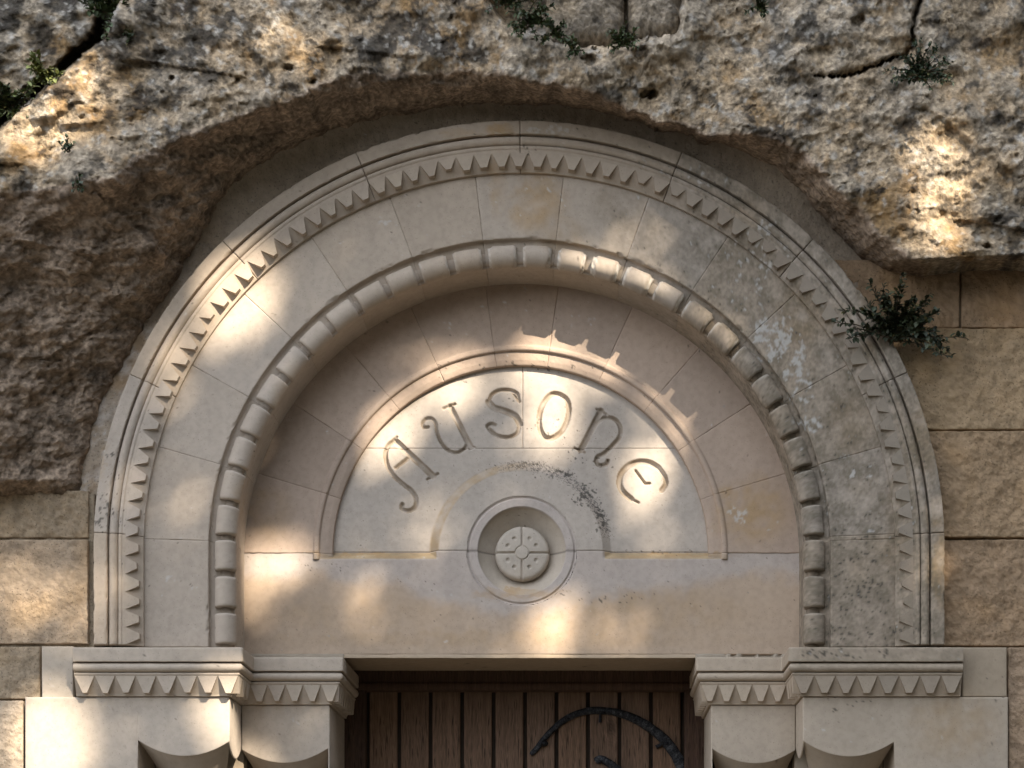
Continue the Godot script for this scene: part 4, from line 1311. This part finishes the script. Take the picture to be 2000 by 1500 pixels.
func plant(called: String, label: String, category: String, group: String, root: Vector3, stems: int, length: float, spread: Array, leaf: float, tint: Color, sd: int, per := 14) -> void:
	var t := thing(called, label, category, root, group)
	var r := RandomNumberGenerator.new()
	r.seed = sd
	var lp := PackedVector3Array()
	var lc := PackedColorArray()
	var li := PackedInt32Array()
	var sp := PackedVector3Array()
	var sc := PackedColorArray()
	var si := PackedInt32Array()
	for s in stems:
		var ang := deg_to_rad(r.randf_range(spread[0], spread[1]))     # from straight up, clockwise as seen
		var out := r.randf_range(0.15, 0.8)
		var dir := Vector3(sin(ang), cos(ang), out).normalized()
		var l := length * r.randf_range(0.45, 1.0)
		var p := Vector3(r.randf_range(-0.2, 0.2) * length * 0.5, r.randf_range(-0.1, 0.1) * length, 0.0)
		var pts := PackedVector3Array()
		var rad := PackedFloat32Array()
		var n := 9
		for i in n:
			pts.append(p)
			rad.append(lerpf(0.0022, 0.0007, float(i) / n))
			dir = (dir + Vector3(r.randf_range(-0.16, 0.16), r.randf_range(-0.22, 0.12), r.randf_range(-0.16, 0.13))).normalized()
			p += dir * l / n
		tube_into(sp, sc, si, pts, rad, 5, Color(0.09, 0.065, 0.04))
		for k in per:
			var f := r.randf_range(0.12, 1.0) * (n - 1)
			var i := mini(int(f), n - 2)
			var q := pts[i].lerp(pts[i + 1], f - i)
			var along_ := (pts[i + 1] - pts[i]).normalized()
			var away := Vector3(r.randf_range(-1, 1), r.randf_range(-1, 1), r.randf_range(-0.4, 1)).normalized()
			var c := tint * r.randf_range(0.6, 1.35)
			c = c.lerp(Color(0.16, 0.13, 0.04), 0.5 if r.randf() < 0.08 else 0.0)
			c.a = 1.0
			leaf_into(lp, lc, li, q, along_ * 0.6 + away, Vector3(r.randf_range(-0.5, 0.5), 1.0, 0.6), leaf * r.randf_range(0.6, 1.25), c)
	part("stems", indexed(sp, sc, si), M.stem, t)
	var o := part("leaves", indexed(lp, lc, li), M.leaf, t)
	o.set_meta("kind", "stuff")


func make_plants() -> void:
	var dull := Color(0.055, 0.075, 0.028)
	var fresh := Color(0.11, 0.125, 0.03)
	plant("wall_bush", "dark leafy bush growing from the joint beside the arch hood", "bush", "", at(1748, 655, 0.05), 48, 0.20, [-80, 112], 0.017, Color(0.034, 0.043, 0.02), 5, 44)
	plant("crack_plant", "green leafy weed hanging in the upper end of the corner crack", "weed", "weeds in the rock", at(222, 25, 0.24), 22, 0.12, [-100, 200], 0.02, dull, 6, 26)
	plant("crack_plant", "small drooping weed under the leafy one at the crack's top", "weed", "weeds in the rock", at(238, 62, 0.27), 10, 0.07, [90, 270], 0.013, dull * 0.8, 16, 20)
	plant("crack_plant", "yellowish weed midway down the corner crack", "weed", "weeds in the rock", at(86, 160, 0.27), 14, 0.075, [-120, 120], 0.017, fresh, 7, 22)
	plant("crack_plant", "dense green weed at the lower end of the corner crack", "weed", "weeds in the rock", at(20, 210, 0.27), 24, 0.10, [-120, 150], 0.018, dull * 1.1, 8, 26)
	plant("ledge_plant", "dark weed at the top edge, left of the bedded stones", "weed", "weeds under the bedded stones", at(990, 6, 0.22), 16, 0.075, [-110, 110], 0.012, dull * 0.9, 9, 24)
	plant("ledge_plant", "largest leafy weed beside the left bedded stone", "weed", "weeds under the bedded stones", at(1035, 42, 0.23), 22, 0.075, [-140, 140], 0.013, dull, 10, 28)
	plant("ledge_plant", "low weed at the lower left corner of the left bedded stone", "weed", "weeds under the bedded stones", at(1080, 66, 0.23), 14, 0.055, [-120, 140], 0.012, dull, 11, 24)
	plant("ledge_plant", "thin weed below the left bedded stone, on bare rock", "weed", "weeds under the bedded stones", at(1120, 96, 0.24), 8, 0.04, [-140, 140], 0.011, dull, 12, 20)
	plant("ledge_plant", "weed below the seam between the two bedded stones", "weed", "weeds under the bedded stones", at(1214, 86, 0.22), 18, 0.06, [-110, 110], 0.011, dull * 1.2, 13, 26)
	plant("rock_tuft", "dark bushy tuft at the foot of the branching rock crack", "weed", "", at(1795, 150, 0.24), 38, 0.115, [-100, 110], 0.012, Color(0.035, 0.055, 0.025), 14, 28)
	plant("rock_tuft", "small dark tuft at the top edge above the orange lichen", "weed", "", at(1478, 12, 0.24), 14, 0.05, [-110, 150], 0.011, dull * 0.8, 15, 24)
	plant("rock_sprig", "upright sprig on the sunlit rock at the left", "weed", "", at(134, 296, 0.34), 5, 0.05, [-40, 40], 0.012, Color(0.04, 0.06, 0.025), 17, 14)
	plant("rock_sprig", "straggling sprig below the upright one on the brown rock", "weed", "", at(150, 338, 0.35), 6, 0.07, [100, 200], 0.011, Color(0.04, 0.06, 0.025), 18, 10)


# ---------------------------------------------------------------- the tree that shades the doorway

func make_tree() -> void:
	# openings in the crown, read from the sun flecks on the stone: place on the photo, depth there, half sizes, tilt, how open
	var gaps := []
	for g in [
		[115, 195, 0.32, 115, 50, -45, 1.0], [30, 260, 0.3, 60, 50, -40, 0.6], [555, 70, 0.26, 45, 62, 0, 0.9], [425, 95, 0.3, 50, 40, 0, 0.6], [1862, 265, 0.2, 62, 40, 30, 1.0], [1845, 385, 0.18, 56, 100, 10, 1.0], [1958, 215, 0.2, 36, 70, 0, 0.6], [1925, 70, 0.2, 60, 50, 0, 0.4],
		[455, 600, 0.0, 80, 58, -30, 1.0], [352, 715, 0.03, 40, 60, 25, 0.9], [320, 955, 0.0, 56, 60, 0, 0.85], [262, 985, 0.03, 24, 70, 0, 0.8], [335, 1030, 0.0, 60, 30, 0, 0.6], [195, 1150, 0.04, 26, 90, 0, 0.8],
		[24, 1092, 0.0, 46, 34, -20, 0.8], [60, 1150, 0.0, 44, 64, 30, 0.9], [108, 1195, 0.0, 48, 62, 0, 0.9], [150, 1090, 0.0, 30, 40, 0, 0.5],
		[420, 1328, 0.04, 60, 24, 0, 0.8], [436, 1400, 0.01, 46, 56, 0, 1.0], [95, 1440, 0.01, 70, 90, 0, 1.0], [480, 1485, -0.1, 70, 45, 0, 1.0], [20, 1440, 0.0, 40, 80, 0, 0.7], [200, 1480, 0.0, 60, 40, 0, 0.5],
		[533, 1100, -0.16, 62, 30, 0, 1.0], [512, 1150, -0.16, 34, 44, 0, 0.8], [690, 1140, -0.16, 56, 40, 0, 0.8], [726, 1058, -0.17, 56, 36, 0, 0.7], [832, 1015, -0.17, 36, 60, 0, 0.8], [545, 1010, -0.16, 40, 30, 0, 0.4],
		[762, 850, -0.17, 50, 36, -35, 1.0], [815, 790, -0.17, 46, 30, -40, 0.7], [885, 752, -0.17, 46, 34, -20, 1.0], [850, 670, -0.16, 60, 26, -10, 0.5], [1065, 722, -0.17, 66, 44, 0, 1.0], [1078, 812, -0.17, 30, 62, 8, 1.0], [1168, 716, -0.17, 44, 34, 20, 0.9], [1040, 665, -0.16, 60, 20, 0, 0.5],
		[1195, 762, -0.17, 46, 30, 0, 0.6], [1275, 838, -0.17, 56, 40, 0, 0.9], [1040, 880, -0.17, 50, 26, 0, 0.5], [1258, 930, -0.17, 34, 44, 0, 1.0], [1288, 1040, -0.17, 48, 66, 0, 0.8], [1308, 790, -0.16, 30, 26, 0, 0.8], [1205, 700, -0.16, 40, 20, 30, 0.7],
		[1098, 1235, -0.16, 58, 50, -20, 1.0], [1192, 1248, -0.16, 42, 36, 0, 0.8], [905, 1240, -0.16, 60, 40, 0, 0.3], [750, 1230, -0.16, 70, 40, 0, 0.3], [1330, 1150, -0.16, 50, 40, 0, 0.35], [1000, 1165, -0.16, 40, 26, 0, 0.4], [620, 1265, -0.16, 60, 26, 0, 0.35],
		[1248, 492, 0.0, 46, 38, 20, 0.8], [1060, 440, 0.0, 36, 44, 0, 0.35], [1372, 592, -0.02, 34, 40, 0, 0.6], [1470, 690, -0.02, 26, 40, 0, 0.4], [1718, 1020, 0.0, 36, 90, 0, 0.6], [1832, 1095, 0.04, 22, 90, 0, 0.8], [1770, 1040, 0.02, 30, 80, 0, 0.4], [1945, 735, -0.01, 90, 50, 0, 0.5],
		[300, 1000, 0.0, 130, 260, 0, 0.36], [560, 1190, -0.16, 230, 110, 0, 0.34], [200, 1400, 0.0, 260, 150, 0, 0.42], [1020, 1060, -0.16, 360, 160, 0, 0.22], [90, 1150, 0.0, 130, 130, 0, 0.42], [450, 650, 0.0, 170, 150, -40, 0.34],
		[1000, 780, -0.17, 330, 110, 0, 0.25], [1060, 1230, -0.16, 260, 60, 0, 0.38], [300, 150, 0.3, 340, 110, -25, 0.3], [1850, 330, 0.18, 150, 200, 0, 0.3], [600, 60, 0.26, 160, 80, 0, 0.35], [560, 620, 0.0, 30, 24, -30, 0.4], [180, 1320, 0.04, 40, 30, 0, 0.4], [600, 1440, -0.15, 40, 40, 0, 0.45],
	]:
		var c := at(g[0], g[1], g[2])
		c -= SUN * (c.z / SUN.z)
		gaps.append([Vector2(c.x, c.y), g[3] / 700.0 + 0.036, g[4] / 700.0 + 0.036, deg_to_rad(-g[5]), g[6]])
	# how open the crown is along each sun ray, by where the ray meets the plane of the wall
	var w := 440
	var hgt := 400
	var open := PackedFloat32Array()
	open.resize(w * hgt)
	for g in gaps:
		var reach: float = maxf(g[1], g[2]) * 1.5
		for j in range(maxi(0, int((g[0].y - reach - 1.2) * 100.0)), mini(hgt, int((g[0].y + reach - 1.2) * 100.0))):
			for i in range(maxi(0, int((g[0].x - reach + 2.2) * 100.0)), mini(w, int((g[0].x + reach + 2.2) * 100.0))):
				var q: Vector2 = (Vector2(i / 100.0 - 2.2, j / 100.0 + 1.2) - g[0]).rotated(-g[3])
				var d := Vector2(q.x / g[1], q.y / g[2]).length()
				open[j * w + i] = maxf(open[j * w + i], g[4] * smoothstep(1.25, 0.85, d))
	var mid := Vector3(-0.1, 3.1, 0.0) + SUN * 10.5
	var foot := Vector3(mid.x + 0.5, 0.0, mid.z + 0.9)
	var t := thing("shade_tree", "leafy broad-crowned tree standing in front of the doorway", "tree", foot)
	var r := RandomNumberGenerator.new()
	r.seed = 77
	var pts := PackedVector3Array()
	var rad := PackedFloat32Array()
	for i in 9:
		var f := i / 8.0
		pts.append(Vector3(0.12 * sin(f * 4.0), f * (mid.y - 0.9), -0.25 * f * f))
		rad.append(lerpf(0.26, 0.13, f) * (1.35 if i == 0 else 1.0))
	part("trunk", tube(pts, rad, 14, Color(0.11, 0.09, 0.07)), M.bark, t)
	var top := pts[-1]
	for k in 9:
		var a := TAU * k / 9.0 + r.randf() * 0.4
		var lp := PackedVector3Array()
		var lr := PackedFloat32Array()
		var p := top - Vector3(0, r.randf_range(0.0, 1.2), 0)
		var d := Vector3(cos(a), r.randf_range(0.3, 1.0), sin(a)).normalized()
		for i in 8:
			lp.append(p)
			lr.append(lerpf(0.075, 0.012, i / 7.0))
			d = (d + Vector3(r.randf_range(-0.2, 0.2), r.randf_range(-0.1, 0.2), r.randf_range(-0.2, 0.2))).normalized()
			p += d * 0.28
		part("limb", tube(lp, lr, 8, Color(0.10, 0.085, 0.065)), M.bark, t)
	var pos := PackedVector3Array()
	var col := PackedColorArray()
	var idx := PackedInt32Array()
	leaf_into(pos, col, idx, Vector3(-0.5, 0, 0), Vector3.RIGHT, Vector3.UP, 1.0, Color.WHITE)
	var leaf := indexed(pos, col, idx)
	var xf := []
	var tints := []
	var size := Vector3(2.75, 2.5, 2.1)
	var clumps := []
	for k in 130:
		var q := Vector3(r.randf_range(-1, 1), r.randf_range(-1, 1), r.randf_range(-1, 1))
		while q.length() > 1.0: q = Vector3(r.randf_range(-1, 1), r.randf_range(-1, 1), r.randf_range(-1, 1))
		clumps.append(q * size)
	for k in 150000:
		var p := Vector3.ZERO
		if k % 3 == 0:
			p = Vector3(r.randf_range(-1, 1), r.randf_range(-1, 1), r.randf_range(-1, 1))
			if p.length() > 1.0: continue
			p *= size
		else:
			p = clumps[r.randi() % clumps.size()] + Vector3(r.randfn(), r.randfn(), r.randfn()) * 0.27
		var wp := mid + p
		var on := wp - SUN * (wp.z / SUN.z)
		var i := int((on.x + 2.2) * 100.0)
		var j := int((on.y - 1.2) * 100.0)
		if i >= 0 and j >= 0 and i < w and j < hgt and r.randf() < open[j * w + i]: continue
		var b := Basis.from_euler(Vector3(r.randf_range(-1.0, 1.0), r.randf() * TAU, r.randf_range(-0.9, 0.9))).scaled(Vector3.ONE * r.randf_range(0.055, 0.085))
		xf.append(Transform3D(b, wp - foot))
		tints.append(Color(0.07, 0.10, 0.03) * r.randf_range(0.7, 1.3))
	var mm := MultiMesh.new()
	mm.transform_format = MultiMesh.TRANSFORM_3D
	mm.use_colors = true
	mm.mesh = leaf
	mm.instance_count = xf.size()
	for i in xf.size():
		mm.set_instance_transform(i, xf[i])
		mm.set_instance_color(i, tints[i])
	var crown := MultiMeshInstance3D.new()
	crown.name = "crown"
	crown.multimesh = mm
	crown.material_override = M.leaf
	crown.set_meta("kind", "stuff")
	t.add_child(crown)


func make_leaf_screen() -> void:   # unseen mass of leaves, added to keep low light off the doorway
	var r := RandomNumberGenerator.new()
	r.seed = 5
	var pos := PackedVector3Array()
	var col := PackedColorArray()
	var idx := PackedInt32Array()
	leaf_into(pos, col, idx, Vector3(-0.5, 0, 0), Vector3.RIGHT, Vector3.UP, 1.0, Color.WHITE)
	var mm := MultiMesh.new()
	mm.transform_format = MultiMesh.TRANSFORM_3D
	mm.use_colors = true
	mm.mesh = indexed(pos, col, idx)
	mm.instance_count = 54000
	for k in 54000:
		var x := r.randf_range(-24.0, 24.0)
		var high := lerpf(3.6, 8.8, smoothstep(-9.0, 3.0, x)) + 1.4 * n_broad.get_noise_2d(x * 0.07, 2.0) + 1.2 * n_broad.get_noise_2d(x * 0.3, 6.0)  # low on the left, taller on the right to shade that half more
		var f := r.randf()
		var y := high * f
		var z := lerpf(13.5, 10.0, smoothstep(-4.0, 9.0, x)) + 3.0 * f * f + r.randf_range(-0.9, 0.9) + 0.8 * n_broad.get_noise_2d(x * 0.2, y * 0.2)
		if k % 3 == 0:      # more of the added leaves along the right, to dim that side
			high = 8.5 + 1.4 * n_broad.get_noise_2d(z * 0.3, 1.0)
			y = high * f
			x = 7.4 + 1.6 * f * f + r.randf_range(-0.7, 0.7)
			z = r.randf_range(-2.0, 11.5)
		var b := Basis.from_euler(Vector3(r.randf_range(-1.2, 1.2), r.randf() * TAU, r.randf_range(-1.2, 1.2))).scaled(Vector3.ONE * r.randf_range(0.28, 0.5))
		mm.set_instance_transform(k, Transform3D(b, Vector3(x, y, z)))
		mm.set_instance_color(k, Color(0.06, 0.075, 0.03) * r.randf_range(0.7, 1.3))
	var o := MultiMeshInstance3D.new()
	o.name = "added_leaf_screen"
	o.multimesh = mm
	o.material_override = M.leaf
	add_child(o)
	tag(o, "unseen mass of green leaves added to block low light", "added_leaf_screen", "", "stuff")
